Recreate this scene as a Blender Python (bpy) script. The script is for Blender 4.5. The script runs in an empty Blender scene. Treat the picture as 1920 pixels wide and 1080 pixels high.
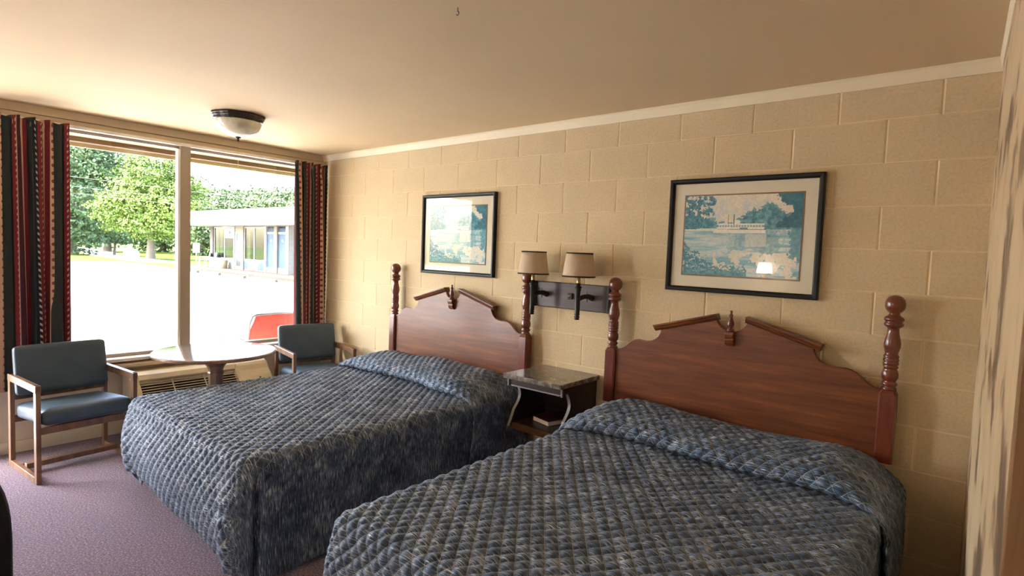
import bpy, math, random
import numpy as np
from mathutils import Matrix, Vector

random.seed(7); np.random.seed(7)
SC = bpy.context.scene
COL = SC.collection

# ---------------------------------------------------------------- camera
cam_data = bpy.data.cameras.new('camera')
cam_data.sensor_width = 36.0
cam_data.lens = 36.0 * 1059.56 / 1920.0
cam_data.clip_start = 0.02
cam_data.clip_end = 1000
cam = bpy.data.objects.new('camera', cam_data)
COL.objects.link(cam)
CF = Vector((-0.63803989, 0.76762258, -0.06050345))
CR = Vector((0.76697188, 0.64052854, 0.03843612))
CU = Vector((-0.06825862, 0.02188067, 0.99742769))
cam.matrix_world = Matrix(((CR.x, CU.x, -CF.x, 5.17909), (CR.y, CU.y, -CF.y, -3.17949), (CR.z, CU.z, -CF.z, 1.54004), (0, 0, 0, 1)))
SC.camera = cam

# ---------------------------------------------------------------- sky, sun, exposure
world = bpy.data.worlds.new('sky'); SC.world = world
world.use_nodes = True
wn = world.node_tree
wn.nodes.clear()
sky = wn.nodes.new('ShaderNodeTexSky'); sky.sky_type = 'NISHITA'
sky.sun_disc = False; sky.sun_elevation = math.radians(52); sky.sun_rotation = math.radians(200)
sky.air_density = 1.0; sky.dust_density = 4.0; sky.ozone_density = 1.0
bg = wn.nodes.new('ShaderNodeBackground'); bg.inputs['Strength'].default_value = 0.9
wo = wn.nodes.new('ShaderNodeOutputWorld')
wn.links.new(sky.outputs[0], bg.inputs[0]); wn.links.new(bg.outputs[0], wo.inputs[0])

sun_data = bpy.data.lights.new('sun', 'SUN'); sun_data.energy = 7.5; sun_data.angle = math.radians(0.6)
sun_data.color = (1.0, 0.95, 0.86)
sun = bpy.data.objects.new('sun', sun_data); COL.objects.link(sun)
sun.rotation_euler = Vector((0.14, 0.17, -0.97)).to_track_quat('-Z', 'Y').to_euler()
sun.location = (-10, -20, 30)

SC.view_settings.view_transform = 'Standard'
SC.view_settings.look = 'None'
SC.view_settings.gamma = 1.0
SC.view_settings.use_curve_mapping = False
SC.view_settings.exposure = 2.95
SC.cycles.max_bounces = 16
SC.cycles.diffuse_bounces = 10
SC.cycles.transparent_max_bounces = 16

# ---------------------------------------------------------------- material helpers
class NT:
    def __init__(s, name):
        s.m = bpy.data.materials.new(name); s.m.use_nodes = True
        s.t = s.m.node_tree; s.t.nodes.clear()
        s.out = s.t.nodes.new('ShaderNodeOutputMaterial')
        s.b = s.t.nodes.new('ShaderNodeBsdfPrincipled')
        s.t.links.new(s.b.outputs[0], s.out.inputs[0])
    def n(s, typ, **kw):
        nd = s.t.nodes.new(typ)
        for k, v in kw.items(): setattr(nd, k, v)
        return nd
    def set(s, sock, v):
        if hasattr(v, 'is_output') or isinstance(v, bpy.types.NodeSocket): s.t.links.new(v, sock)
        else: sock.default_value = v
    def math(s, op, a, b=0.0, c=None):
        nd = s.n('ShaderNodeMath', operation=op)
        s.set(nd.inputs[0], a); s.set(nd.inputs[1], b)
        if c is not None: s.set(nd.inputs[2], c)
        return nd.outputs[0]
    def coords(s, kind='pos'):
        if kind == 'pos': return s.n('ShaderNodeNewGeometry').outputs['Position']
        if kind == 'uv': return s.n('ShaderNodeTexCoord').outputs['UV']
        return s.n('ShaderNodeTexCoord').outputs['Object']
    def scale(s, vec, sc, loc=(0, 0, 0)):
        nd = s.n('ShaderNodeMapping'); s.set(nd.inputs['Vector'], vec)
        nd.inputs['Scale'].default_value = sc; nd.inputs['Location'].default_value = loc
        return nd.outputs[0]
    def noise(s, vec, scale=5, detail=3, rough=.55):
        nd = s.n('ShaderNodeTexNoise'); s.set(nd.inputs['Vector'], vec)
        nd.inputs['Scale'].default_value = scale; nd.inputs['Detail'].default_value = detail
        nd.inputs['Roughness'].default_value = rough
        return nd.outputs['Fac']
    def ramp(s, fac, stops, interp='LINEAR'):
        nd = s.n('ShaderNodeValToRGB'); s.set(nd.inputs[0], fac)
        cr = nd.color_ramp; cr.interpolation = interp
        while len(cr.elements) < len(stops): cr.elements.new(0.5)
        for e, (p, c) in zip(cr.elements, stops):
            e.position = p; e.color = (c[0], c[1], c[2], 1) if not isinstance(c, (int, float)) else (c, c, c, 1)
        return nd.outputs[0]
    def mix(s, f, a, b, blend='MIX'):
        nd = s.n('ShaderNodeMix', data_type='RGBA', blend_type=blend)
        s.set(nd.inputs[0], f)
        for k, v in ((6, a), (7, b)):
            if isinstance(v, tuple): v = (v[0], v[1], v[2], 1)
            s.set(nd.inputs[k], v)
        return nd.outputs[2]
    def bump(s, h, strength=.3, dist=.01):
        nd = s.n('ShaderNodeBump'); s.set(nd.inputs['Height'], h)
        nd.inputs['Strength'].default_value = strength; nd.inputs['Distance'].default_value = dist
        s.t.links.new(nd.outputs[0], s.b.inputs['Normal'])
    def base(s, c):
        if isinstance(c, tuple): c = (c[0], c[1], c[2], 1)
        s.set(s.b.inputs['Base Color'], c)
    def fin(s, rough=.6, spec=.5, metal=0.0, coat=0.0, sheen=0.0):
        if isinstance(rough, (int, float)): s.b.inputs['Roughness'].default_value = rough
        else: s.set(s.b.inputs['Roughness'], rough)
        s.b.inputs['Specular IOR Level'].default_value = spec
        s.b.inputs['Metallic'].default_value = metal
        s.b.inputs['Coat Weight'].default_value = coat
        s.b.inputs['Coat Roughness'].default_value = .12
        s.b.inputs['Sheen Weight'].default_value = sheen
        return s.m

M = {}
def plain(name, c, rough=.5, spec=.5, metal=0.0, coat=0.0, var=.12, scale=9):
    t = NT(name); f = t.noise(t.coords('obj'), scale, 4)
    lo = tuple(max(0, x * (1 - var)) for x in c); hi = tuple(min(1, x * (1 + var)) for x in c)
    t.base(t.ramp(f, [(.3, lo), (.7, hi)]))
    M[name] = t.fin(rough, spec, metal, coat)

CREAM = (.65, .51, .315)
def m_block():
    t = NT('painted_block'); p = t.coords('pos')
    f = t.noise(p, 3.0, 3); fine = t.noise(p, 120, 4, .7)
    info = t.n('ShaderNodeObjectInfo').outputs['Random']
    c = t.ramp(f, [(.3, tuple(x * .95 for x in CREAM)), (.7, tuple(x * 1.03 for x in CREAM))])
    c = t.mix(t.math('MULTIPLY', info, .16), c, tuple(x * .80 for x in CREAM))
    vor = t.n('ShaderNodeTexVoronoi'); vor.inputs['Scale'].default_value = 150; t.set(vor.inputs['Vector'], p)
    pit = t.ramp(vor.outputs['Distance'], [(.0, 0.0), (.22, 1.0)])
    sel = t.ramp(t.noise(p, 55, 2), [(.60, 0.0), (.68, 1.0)])
    pits = t.math('MULTIPLY', t.math('SUBTRACT', 1.0, pit), sel)
    grit = t.ramp(t.noise(p, 75, 3, .7), [(.42, 0.0), (.72, .42)])
    c = t.mix(grit, c, tuple(x * .62 for x in CREAM))
    c = t.mix(t.math('MULTIPLY', pits, .6), c, (.26, .19, .11))
    t.base(c)
    t.bump(t.math('SUBTRACT', fine, t.math('MULTIPLY', pits, 1.2)), .65, .0035)
    M['block'] = t.fin(.75, .3)
m_block()
def m_mortar():
    t = NT('painted_mortar'); p = t.coords('pos')
    f = t.noise(p, 30, 3)
    t.base(t.ramp(f, [(.3, tuple(x * 1.04 for x in CREAM)), (.7, tuple(x * 1.12 for x in CREAM))]))
    t.bump(f, .4, .003); M['mortar'] = t.fin(.75, .3)
m_mortar()
def m_paint(name, c, bump=.12, rough=.7, vs=2.0):
    t = NT(name); p = t.coords('pos')
    f = t.noise(p, vs, 4)
    t.base(t.ramp(f, [(.3, tuple(x * .965 for x in c)), (.7, tuple(min(1, x * 1.03) for x in c))]))
    t.bump(t.noise(p, 60, 4), bump, .004); M[name] = t.fin(rough, .3)
m_paint('ceiling_paint', (.655, .50, .305), .10, .8, 1.3)
m_paint('trim_paint', (.76, .66, .47), .06, .5)
m_paint('wall_paint', (.70, .60, .43), .10)
m_paint('white_wall', (.84, .80, .72), .08)
m_paint('olive_paint', (.27, .26, .17), .10)
m_paint('white_trim', (.78, .74, .66), .04, .45)
m_paint('header_paint', (.57, .48, .34), .05, .5)
m_paint('frame_metal', (.37, .31, .24), .02, .4)
m_paint('soffit_paint', (.30, .215, .105), .05, .7)
m_paint('brown_board', (.085, .042, .014), .1, .7)
m_paint('concrete', (.42, .40, .37), .2, .9)
m_paint('asphalt', (.34, .335, .325), .25, .9, .4)
m_paint('brick_walk', (.045, .020, .013), .2, .9)
m_paint('roof_white', (.85, .85, .84), .05, .6)
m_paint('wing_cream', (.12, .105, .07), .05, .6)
m_paint('wing_brown', (.045, .035, .028), .05, .7)
m_paint('wing_blue', (.011, .029, .064), .03, .5)

def m_carpet():
    t = NT('mauve_carpet'); p = t.coords('pos')
    a = t.noise(p, 105, 3, .8); b = t.noise(p, 90, 3, .6); w = t.noise(p, 2.2, 3)
    c = t.ramp(a, [(.35, (.052, .026, .042)), (.50, (.160, .100, .135)), (.65, (.42, .32, .38))])
    c = t.mix(t.math('MULTIPLY', w, .35), c, (.20, .122, .165))
    t.base(c); t.bump(t.math('ADD', a, b), .9, .006); M['carpet'] = t.fin(.95, .1, sheen=.25)
m_carpet()

def m_streak():
    t = NT('streaked_wallcovering'); p = t.coords('pos')
    v = t.scale(p, (8, 3.4, 4.2)); w = t.scale(p, (20, 7, 3.0))
    a = t.noise(v, 1.0, 3, .5); b = t.noise(w, 1.0, 3, .6)
    c = t.ramp(a, [(.40, (.60, .45, .28)), (.55, (.55, .40, .24)), (.61, (.27, .175, .10)), (.70, (.15, .095, .06))])
    c = t.mix(t.ramp(b, [(.55, 0.0), (.7, .55)]), c, (.42, .31, .20))
    t.base(c); t.bump(b, .2, .003); M['streak'] = t.fin(.6, .3)
m_streak()

def m_wood(name, lo, mid, hi, axis='x', rough=.28, coat=.4, sc=1.0):
    t = NT(name); p = t.coords('obj')
    s = {'x': (1.2, 9, 14), 'z': (12, 12, 1.0), 'y': (12, 1.0, 12)}[axis]
    v = t.scale(p, tuple(k * sc for k in s))
    a = t.noise(v, 1.4, 5, .6); g = t.noise(t.scale(p, tuple(k * 6 * sc for k in s)), 1.0, 3)
    c = t.ramp(a, [(.28, lo), (.5, mid), (.74, hi)])
    c = t.mix(t.ramp(g, [(.5, 0.0), (.75, .35)]), c, lo)
    t.base(c); t.bump(g, .05, .002); M[name] = t.fin(rough, .5, coat=coat)
m_wood('cherry', (.066, .013, .004), (.150, .039, .010), (.255, .080, .020), 'x', .38, .12)
m_wood('cherry_post', (.075, .014, .008), (.14, .029, .014), (.20, .05, .022), 'z', .28, .5)
m_wood('chair_wood', (.10, .045, .02), (.20, .10, .05), (.32, .18, .095), 'z', .42, .15)
m_wood('table_wood', (.22, .15, .105), (.32, .225, .165), (.40, .30, .22), 'x', .10, 1.0)
m_wood('jamb_wood', (.16, .08, .03), (.27, .145, .06), (.36, .20, .09), 'z', .4, .2)
m_wood('dark_wood', (.020, .011, .008), (.036, .020, .014), (.055, .032, .022), 'x', .35, .25)
m_wood('plate_wood', (.038, .021, .017), (.075, .043, .036), (.11, .068, .056), 'x', .42, .15)

def m_spread():
    t = NT('quilted_spread'); uv = t.coords('uv')
    s1 = t.noise(t.scale(uv, (14, 230, 1)), 1.0, 3, .6)
    s2 = t.noise(t.scale(uv, (26, 420, 1), (3, 5, 0)), 1.0, 2, .6)
    pa = t.noise(uv, 7.5, 4, .6)
    k = t.math('ADD', t.math('MULTIPLY', s1, .62), t.math('MULTIPLY', s2, .38))
    k = t.math('ADD', k, t.math('MULTIPLY', t.math('SUBTRACT', pa, .5), .26))
    c = t.ramp(k, [(.37, (.007, .015, .036)), (.46, (.025, .050, .100)), (.535, (.080, .128, .210)), (.60, (.33, .385, .46)), (.67, (.74, .78, .82))])
    sep = t.n('ShaderNodeSeparateXYZ'); t.set(sep.inputs[0], uv)
    a = t.math('MULTIPLY', sep.outputs[0], 1 / .058); b = t.math('MULTIPLY', sep.outputs[1], 1 / .077)
    def line(e):
        f = t.math('FRACT', e); d = t.math('ABSOLUTE', t.math('SUBTRACT', f, .5))
        return t.ramp(d, [(.465, 0.0), (.49, 1.0)])
    l = t.math('MAXIMUM', line(t.math('ADD', a, b)), line(t.math('SUBTRACT', a, b)))
    l = t.math('MULTIPLY', l, t.ramp(t.math('ABSOLUTE', sep.outputs[0]), [(.74, 1.0), (.82, .15)]))   # stitch lines fade to faint on the side drops
    c = t.mix(t.math('MULTIPLY', l, .55), c, (.48, .51, .55))
    t.base(c); t.bump(t.math('ADD', s2, s1), .15, .003); M['spread'] = t.fin(.62, .4, sheen=.15)
m_spread()

def m_curtain():
    t = NT('striped_curtain'); uv = t.coords('uv')
    sep = t.n('ShaderNodeSeparateXYZ'); t.set(sep.inputs[0], uv)
    u, v = sep.outputs[0], sep.outputs[1]
    P = .40
    f = t.math('FRACT', t.math('MULTIPLY', u, 1 / P))
    TAN, MAR, DRK, BLK = (.50, .32, .22), (.15, .017, .025), (.026, .033, .034), (.011, .011, .015)
    cs = [(0, TAN), (.12, MAR), (.22, TAN), (.34, DRK), (.56, BLK), (.66, DRK), (.78, (.20, .024, .030)), (.92, (.05, .012, .018))]
    c = t.ramp(f, cs, 'CONSTANT')
    def near(ctr, wid): return t.math('LESS_THAN', t.math('ABSOLUTE', t.math('SUBTRACT', f, ctr)), wid)
    fv = t.math('FRACT', t.math('MULTIPLY', v, 1 / .055)); dv = t.math('MULTIPLY', t.math('SUBTRACT', fv, .5), .055)
    for ctr in (.06, .28):
        du = t.math('MULTIPLY', t.math('SUBTRACT', f, ctr), P)
        r = t.math('SQRT', t.math('ADD', t.math('MULTIPLY', du, du), t.math('MULTIPLY', dv, dv)))
        c = t.mix(t.math('LESS_THAN', r, .0125), c, (.17, .05, .045))
    dash = t.math('LESS_THAN', t.math('FRACT', t.math('ADD', t.math('MULTIPLY', v, 1 / .042), t.math('MULTIPLY', f, 9.0))), .40)
    z = t.math('MAXIMUM', near(.61, .018), near(.85, .014))
    c = t.mix(t.math('MULTIPLY', dash, z), c, (.42, .39, .37))
    weave = t.noise(t.scale(uv, (600, 600, 1)), 1, 2)
    t.base(c); t.bump(weave, .15, .002); M['curtain'] = t.fin(.85, .2, sheen=.1)
    t.b.inputs['Transmission Weight'].default_value = 0.0
m_curtain()

def m_glass(name, tint, ior=1.5):
    m = bpy.data.materials.new(name); m.use_nodes = True; t = m.node_tree; t.nodes.clear()
    o = t.nodes.new('ShaderNodeOutputMaterial'); mx = t.nodes.new('ShaderNodeMixShader')
    fr = t.nodes.new('ShaderNodeFresnel')
    ge = t.nodes.new('ShaderNodeNewGeometry'); io = t.nodes.new('ShaderNodeMapRange')
    io.inputs['To Min'].default_value = ior; io.inputs['To Max'].default_value = 1 / ior     # leaving the pane: keep outside angle, no false total reflection
    t.links.new(ge.outputs['Backfacing'], io.inputs['Value']); t.links.new(io.outputs[0], fr.inputs[0])
    tr = t.nodes.new('ShaderNodeBsdfTransparent'); tr.inputs[0].default_value = (*tint, 1)
    gl = t.nodes.new('ShaderNodeBsdfGlossy'); gl.inputs['Roughness'].default_value = 0.0
    t.links.new(fr.outputs[0], mx.inputs[0]); t.links.new(tr.outputs[0], mx.inputs[1]); t.links.new(gl.outputs[0], mx.inputs[2])
    t.links.new(mx.outputs[0], o.inputs[0]); M[name] = m
m_glass('window_glass', (.80, .815, .81))
m_glass('picture_glass', (.97, .97, .97), 1.28)

def m_marble():
    t = NT('marble_laminate'); p = t.coords('obj')
    a = t.noise(p, 22, 6, .7); b = t.noise(p, 70, 4, .6)
    c = t.ramp(a, [(.35, (.06, .048, .04)), (.5, (.15, .125, .10)), (.65, (.30, .26, .21))])
    c = t.mix(t.ramp(b, [(.5, 0.0), (.7, .4)]), c, (.09, .07, .06))
    t.base(c); M['marble'] = t.fin(.18, .5, coat=.3)
m_marble()
def m_vinyl():
    t = NT('slate_blue_vinyl'); p = t.coords('obj')
    f = t.noise(p, 6, 3); t.base(t.ramp(f, [(.3, (.041, .068, .094)), (.7, (.054, .087, .117))]))
    t.bump(t.noise(p, 320, 3), .18, .002); M['vinyl'] = t.fin(.45, .45)
m_vinyl()
def m_alabaster():
    t = NT('alabaster_glass'); p = t.coords('obj')
    f = t.noise(p, 14, 5, .6)
    t.base(t.ramp(f, [(.3, (.60, .57, .42)), (.7, (.90, .87, .70))]))
    M['alabaster'] = t.fin(.2, .5, coat=.3)
    t.b.inputs['Subsurface Weight'].default_value = .2
m_alabaster()
def m_leaf(name, lo, hi, sc=.5):
    t = NT(name); p = t.coords('pos')
    f = t.noise(p, sc, 4, .6); t.base(t.ramp(f, [(.3, lo), (.7, hi)])); m = t.fin(.6, .2)
    M[name] = m
m_leaf('oak_leaf', (.045, .085, .016), (.14, .19, .030), .35)
m_leaf('dark_leaf', (.042, .078, .034), (.105, .150, .060), .3)
m_leaf('mid_leaf', (.05, .085, .038), (.12, .165, .065), .3)
def m_grass():
    t = NT('lawn_grass'); p = t.coords('pos')
    f = t.noise(p, .25, 5, .6); t.base(t.ramp(f, [(.3, (.036, .060, .0035)), (.7, (.070, .100, .006))])); M['grass'] = t.fin(.9, .1)
m_grass()
plain('bark', (.13, .10, .075), .9, .2, scale=3)
plain('shade_fabric', (.54, .43, .31), .9, .2, var=.05, scale=40)
plain('shade_trim', (.045, .033, .025), .8, .2)
plain('shade_lining', (.62, .55, .43), .9, .2)
plain('bronze', (.035, .025, .020), .38, .5, .3)
plain('black_iron', (.022, .018, .017), .45, .5, .2)
plain('brass', (.62, .48, .22), .3, .5, .9)
plain('black_frame', (.010, .009, .009), .5, .3)
plain('mat_board', (.80, .73, .575), .85, .2, var=.02)
plain('mat_liner', (.30, .20, .12), .8, .2)
plain('ac_plastic', (.62, .54, .37), .42, .5, var=.04)
plain('ac_dark', (.03, .028, .025), .6, .3)
plain('silver_edge', (.26, .245, .23), .35, .5, .2)
plain('book_cover', (.045, .012, .012), .5, .4)
plain('book_pages', (.78, .76, .70), .8, .2, var=.03)
plain('rail_white', (.85, .83, .78), .4, .5)
plain('black_plastic', (.010, .010, .011), .55, .4)
plain('red_sling', (.80, .10, .07), .7, .3)
plain('blue_sling', (.006, .026, .10), .7, .3)
plain('grey_metal', (.35, .34, .35), .4, .5, .4)
plain('white_metal', (.80, .80, .78), .4, .5)
m_paint('stop_concrete', (.055, .052, .046), .2, .9)
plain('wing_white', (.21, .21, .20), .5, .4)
plain('wire', (.07, .072, .072), .6, .3)
plain('sign_white', (.85, .85, .83), .6, .3)
plain('sign_dark', (.03, .07, .06), .6, .3)
plain('far_curtain', (.16, .17, .135), .8, .2)
plain('far_dark', (.02, .02, .022), .4, .5)
plain('bin_tan', (.16, .13, .08), .7, .3)
plain('gum_white', (.85, .85, .85), .7, .3)
plain('door_paint', (.10, .16, .26), .5, .4)
m_glass('far_glass', (.6, .64, .6), 1.5)

# ---------------------------------------------------------------- geometry helpers
class MB:
    def __init__(s): s.v = []; s.f = []; s.uv = {}; s.sm = []
    def add(s, vs, fs, smooth=False):
        o = len(s.v); s.v += [tuple(map(float, p)) for p in vs]
        s.f += [tuple(i + o for i in f) for f in fs]; s.sm += [smooth] * len(fs); return o
    def box(s, x0, x1, y0, y1, z0, z1):
        vs = [(x, y, z) for z in (z0, z1) for y in (y0, y1) for x in (x0, x1)]
        s.add(vs, [(0, 2, 3, 1), (4, 5, 7, 6), (0, 1, 5, 4), (2, 6, 7, 3), (0, 4, 6, 2), (1, 3, 7, 5)]); return s
    def cbox(s, c, d): return s.box(c[0] - d[0] / 2, c[0] + d[0] / 2, c[1] - d[1] / 2, c[1] + d[1] / 2, c[2] - d[2] / 2, c[2] + d[2] / 2)
    def lathe(s, prof, c=(0, 0, 0), n=24, smooth=True, ang0=0, rad=None):
        vs = []; fs = []
        m = len(prof)
        for r, z in prof:
            for k in range(n):
                a = ang0 + 2 * math.pi * k / n; rr = r * (rad(k) if rad else 1)
                vs.append((c[0] + rr * math.cos(a), c[1] + rr * math.sin(a), c[2] + z))
        for i in range(m - 1):
            for k in range(n):
                k2 = (k + 1) % n
                fs.append((i * n + k, i * n + k2, (i + 1) * n + k2, (i + 1) * n + k))
        s.add(vs, fs, smooth)
        for i, rev in ((0, True), (m - 1, False)):
            if prof[i][0] > 1e-4:
                o = len(s.v); ring = [vs[i * n + k] for k in range(n)]
                if rev: ring = ring[::-1]
                s.add(ring, [tuple(range(n))])
        return s
    def tube(s, pts, r, n=8, smooth=True):
        pts = [Vector(p) for p in pts]; rs = r if isinstance(r, (list, tuple)) else [r] * len(pts)
        vs = []; fs = []
        for i, p in enumerate(pts):
            d = (pts[min(i + 1, len(pts) - 1)] - pts[max(i - 1, 0)]).normalized()
            up = Vector((0, 0, 1)) if abs(d.z) < .9 else Vector((1, 0, 0))
            a = d.cross(up).normalized(); b = a.cross(d).normalized()
            for k in range(n):
                t = 2 * math.pi * k / n; vs.append(p + (a * math.cos(t) + b * math.sin(t)) * rs[i])
        for i in range(len(pts) - 1):
            for k in range(n):
                fs.append((i * n + k, (i + 1) * n + k, (i + 1) * n + (k + 1) % n, i * n + (k + 1) % n))
        s.add(vs, fs, smooth)
        s.add([vs[k] for k in range(n)], [tuple(range(n))]); s.add([vs[-n + k] for k in range(n)], [tuple(range(n))[::-1]])
        return s
    def prism(s, outline, axis, a0, a1, smooth=False):
        # outline: 2-D points; axis: 'y' -> (x,z) outline, 'x' -> (y,z), 'z' -> (x,y)
        def P(p, a): return {'y': (p[0], a, p[1]), 'x': (a, p[0], p[1]), 'z': (p[0], p[1], a)}[axis]
        n = len(outline); vs = [P(p, a0) for p in outline] + [P(p, a1) for p in outline]
        fs = [tuple(range(n))[::-1], tuple(range(n, 2 * n))] + [(k, (k + 1) % n, n + (k + 1) % n, n + k) for k in range(n)]
        s.add(vs, fs, smooth); return s
    def grid(s, P, smooth=True, flip=False):
        a, b = P.shape[:2]; vs = P.reshape(-1, 3).tolist(); fs = []
        for i in range(a - 1):
            for j in range(b - 1):
                q = (i * b + j, i * b + j + 1, (i + 1) * b + j + 1, (i + 1) * b + j)
                fs.append(q[::-1] if flip else q)
        return s.add(vs, fs, smooth)
    def mesh(s, name):
        me = bpy.data.meshes.new(name); me.from_pydata(s.v, [], s.f)
        me.polygons.foreach_set('use_smooth', s.sm)
        me.validate(); me.update(); return me

def fix_normals(me):
    import bmesh
    bm = bmesh.new(); bm.from_mesh(me); bmesh.ops.recalc_face_normals(bm, faces=bm.faces); bm.to_mesh(me); bm.free()

def obj(name, mb, mat, parent=None, bevel=0, seg=2, fix=True):
    me = mb.mesh(name) if isinstance(mb, MB) else mb
    if isinstance(mb, MB) and fix: fix_normals(me)
    if mat and not me.materials: me.materials.append(M[mat])
    o = bpy.data.objects.new(name, me); COL.objects.link(o)
    if parent: o.parent = parent
    if bevel:
        b = o.modifiers.new('bevel', 'BEVEL'); b.width = bevel; b.segments = seg; b.limit_method = 'ANGLE'; b.angle_limit = math.radians(40)
    return o
def tag(o, label, cat, group=None):
    o['label'] = label; o['category'] = cat
    if group: o['group'] = group
    return o
def thing(name, label, cat, loc=(0, 0, 0), rotz=0, group=None):
    o = bpy.data.objects.new(name, None); COL.objects.link(o); o.empty_display_size = .1
    o.location = loc; o.rotation_euler = (0, 0, rotz)
    return tag(o, label, cat, group)
def struct(name, mb, mat, parent=None, bevel=0):
    o = obj(name, mb, mat, parent, bevel)
    if not parent: o['kind'] = 'structure'
    return o
def copy_tree(o, parent=None):
    c = o.copy(); COL.objects.link(c); c.parent = parent
    for ch in list(o.children): copy_tree(ch, c)
    return c

H = 2.445          # ceiling height
XR = 5.185         # right wall at the back corner
YF = -4.30         # wall opposite the beds

# ================================================================= THE SETTING
struct('floor', MB().box(-.10, 7.2, YF - .1, .1, -.08, 0), 'carpet')
struct('ceiling', MB().box(-.10, 7.2, YF - .1, .1, H, H + .12), 'ceiling_paint')

# --- block wall: mortar backing with every block a part
wall_b = struct('wall_back', MB().box(-.10, 5.4, .012, .10, 0, H), 'mortar')
BL, BH, J = .4064, .2032, .0005
def block_mesh(w, h):
    """one block: rough face, raked vertical joints (deep chamfer), nearly flush struck bed joints"""
    mb = MB(); bx, bz = .0070, .0045
    xs = [(-w / 2, .0034), (-w / 2 + bx, 0), (w / 2 - bx, 0), (w / 2, .0034)]; zs = [(-h / 2, .0013), (-h / 2 + bz, 0), (h / 2 - bz, 0), (h / 2, .0013)]
    vs = [(x, max(dx, dz), z) for z, dz in zs for x, dx in xs]
    mb.add(vs, [(r * 4 + c, r * 4 + c + 1, r * 4 + c + 5, r * 4 + c + 4) for r in range(3) for c in range(3)])
    o = len(mb.v)
    ring = [0, 1, 2, 3, 7, 11, 15, 14, 13, 12, 8, 4]
    back = [(vs[k][0], .03, vs[k][2]) for k in ring]
    mb.v += back; mb.f += [(ring[k], o + k, o + (k + 1) % 12, ring[(k + 1) % 12]) for k in range(12)]; mb.sm += [False] * 12
    me = mb.mesh('block'); fix_normals(me)
    me.materials.append(M['block']); me.materials.append(M['mortar'])
    me.polygons.foreach_set('material_index', [0 if k == 4 else 1 for k in range(len(me.polygons))])
    return me
bcache = {}
for row in range(12):
    z0 = row * BH; z1 = min(z0 + BH, H)
    even = ((11 - row) % 2 == 0)
    j0 = .1122 if even else .3154
    xs = [0.0] + [j0 + BL * k for k in range(14) if j0 + BL * k < XR - .01] + [XR + .03]
    for a, b in zip(xs[:-1], xs[1:]):
        w = round(b - a - J, 4); h = round(z1 - z0 - J, 4)
        if w < .02: continue
        if (w, h) not in bcache: bcache[(w, h)] = block_mesh(w, h)
        o = bpy.data.objects.new('block', bcache[(w, h)]); COL.objects.link(o); o.parent = wall_b
        o.location = ((a + b) / 2, random.uniform(-.0006, .0006), (z0 + z1) / 2)

# --- window wall (x = 0): pieces around window and the open entrance door
WZ0, WZ1 = .60, 2.325        # window opening
WY0, WY1 = -2.48, -.10
DY0, DY1, DZ = -3.62, -2.68, 2.32
ww = MB()
ww.box(-.12, 0, WY0, WY1, 0, WZ0).box(-.12, 0, WY0, WY1, WZ1, H)
ww.box(-.12, 0, WY1, .1, 0, H).box(-.12, 0, DY1, WY0, 0, H)
ww.box(-.12, 0, DY0, DY1, DZ, H).box(-.12, 0, YF - .1, DY0, 0, H)
struct('wall_left', ww, 'wall_paint')
struct('wall_front', MB().box(-.12, 7.2, YF - .1, YF, 0, H), 'white_wall')
# right wall, a degree out of square, ends at a wood-edged opening
ang = math.atan2(.047, 2.05)
wr = struct('wall_right', MB().box(0, .12, -2.06, .05, 0, H), 'streak')
wr.location = (XR, 0, 0); wr.rotation_euler = (0, 0, ang)
tj = struct('trim_1', MB().box(-.004, .032, -2.085, -2.06, 0, H), 'jamb_wood', None, .003)
tj.location = (XR, 0, 0); tj.rotation_euler = (0, 0, ang)
tj2 = struct('wall_return', MB().box(.032, .40, -2.075, -2.062, 0, H), 'olive_paint')
tj2.location = (XR, 0, 0); tj2.rotation_euler = (0, 0, ang)
struct('wall_alcove', MB().box(7.0, 7.1, YF, -1.9, 0, H).box(5.5, 7.1, -2.0, -1.9, 0, H), 'white_wall')
# cornices
def cornice(depth, h):
    return [(0, 0), (0, -h), (-depth * .35, -h), (-depth * .55, -h * .72), (-depth * .8, -h * .30), (-depth, -h * .18), (-depth, 0)]
c1 = MB().prism([(p[0], H + p[1]) for p in cornice(.028, .058)], 'x', 0, XR + .02)
struct('trim_2', c1, 'trim_paint')
c2 = MB().prism([(p[0], H + p[1]) for p in cornice(.014, .050)], 'y', -2.06, 0)
o = struct('trim_3', c2, 'trim_paint'); o.location = (XR, 0, 0); o.rotation_euler = (0, 0, ang)
# header boards above the window
struct('trim_4', MB().box(0, .030, -2.66, -.001, 2.385, H).box(0, .022, -2.66, -.001, 2.335, 2.381), 'header_paint', None, .003)
struct('baseboard_left', MB().box(0, .014, DY1, -.001, 0, .085), 'trim_paint', None, .003)
struct('trim_5', MB().box(-.005, .02, DY1, DY1 + .07, 0, DZ + .07).box(-.005, .02, DY0 - .07, DY0, 0, DZ + .07).box(-.005, .02, DY0, DY1, DZ, DZ + .07), 'white_trim', None, .004)
# entrance door swung open into the room (out of frame)
d1 = struct('door_1', MB().box(.02, .93, -3.665, -3.622, .012, 2.04), 'door_paint', None, .004)
struct('door_handle', MB().lathe([(.0, -.06), (.012, -.06), (.012, -.02), (.027, -.015), (.03, .0), (.02, .02), (0, .022)], (0, 0, 0), 16), 'brass', d1)
d1.children[0].location = (.86, -3.60, 1.0); d1.children[0].rotation_euler = (-math.pi / 2, 0, 0)

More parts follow.
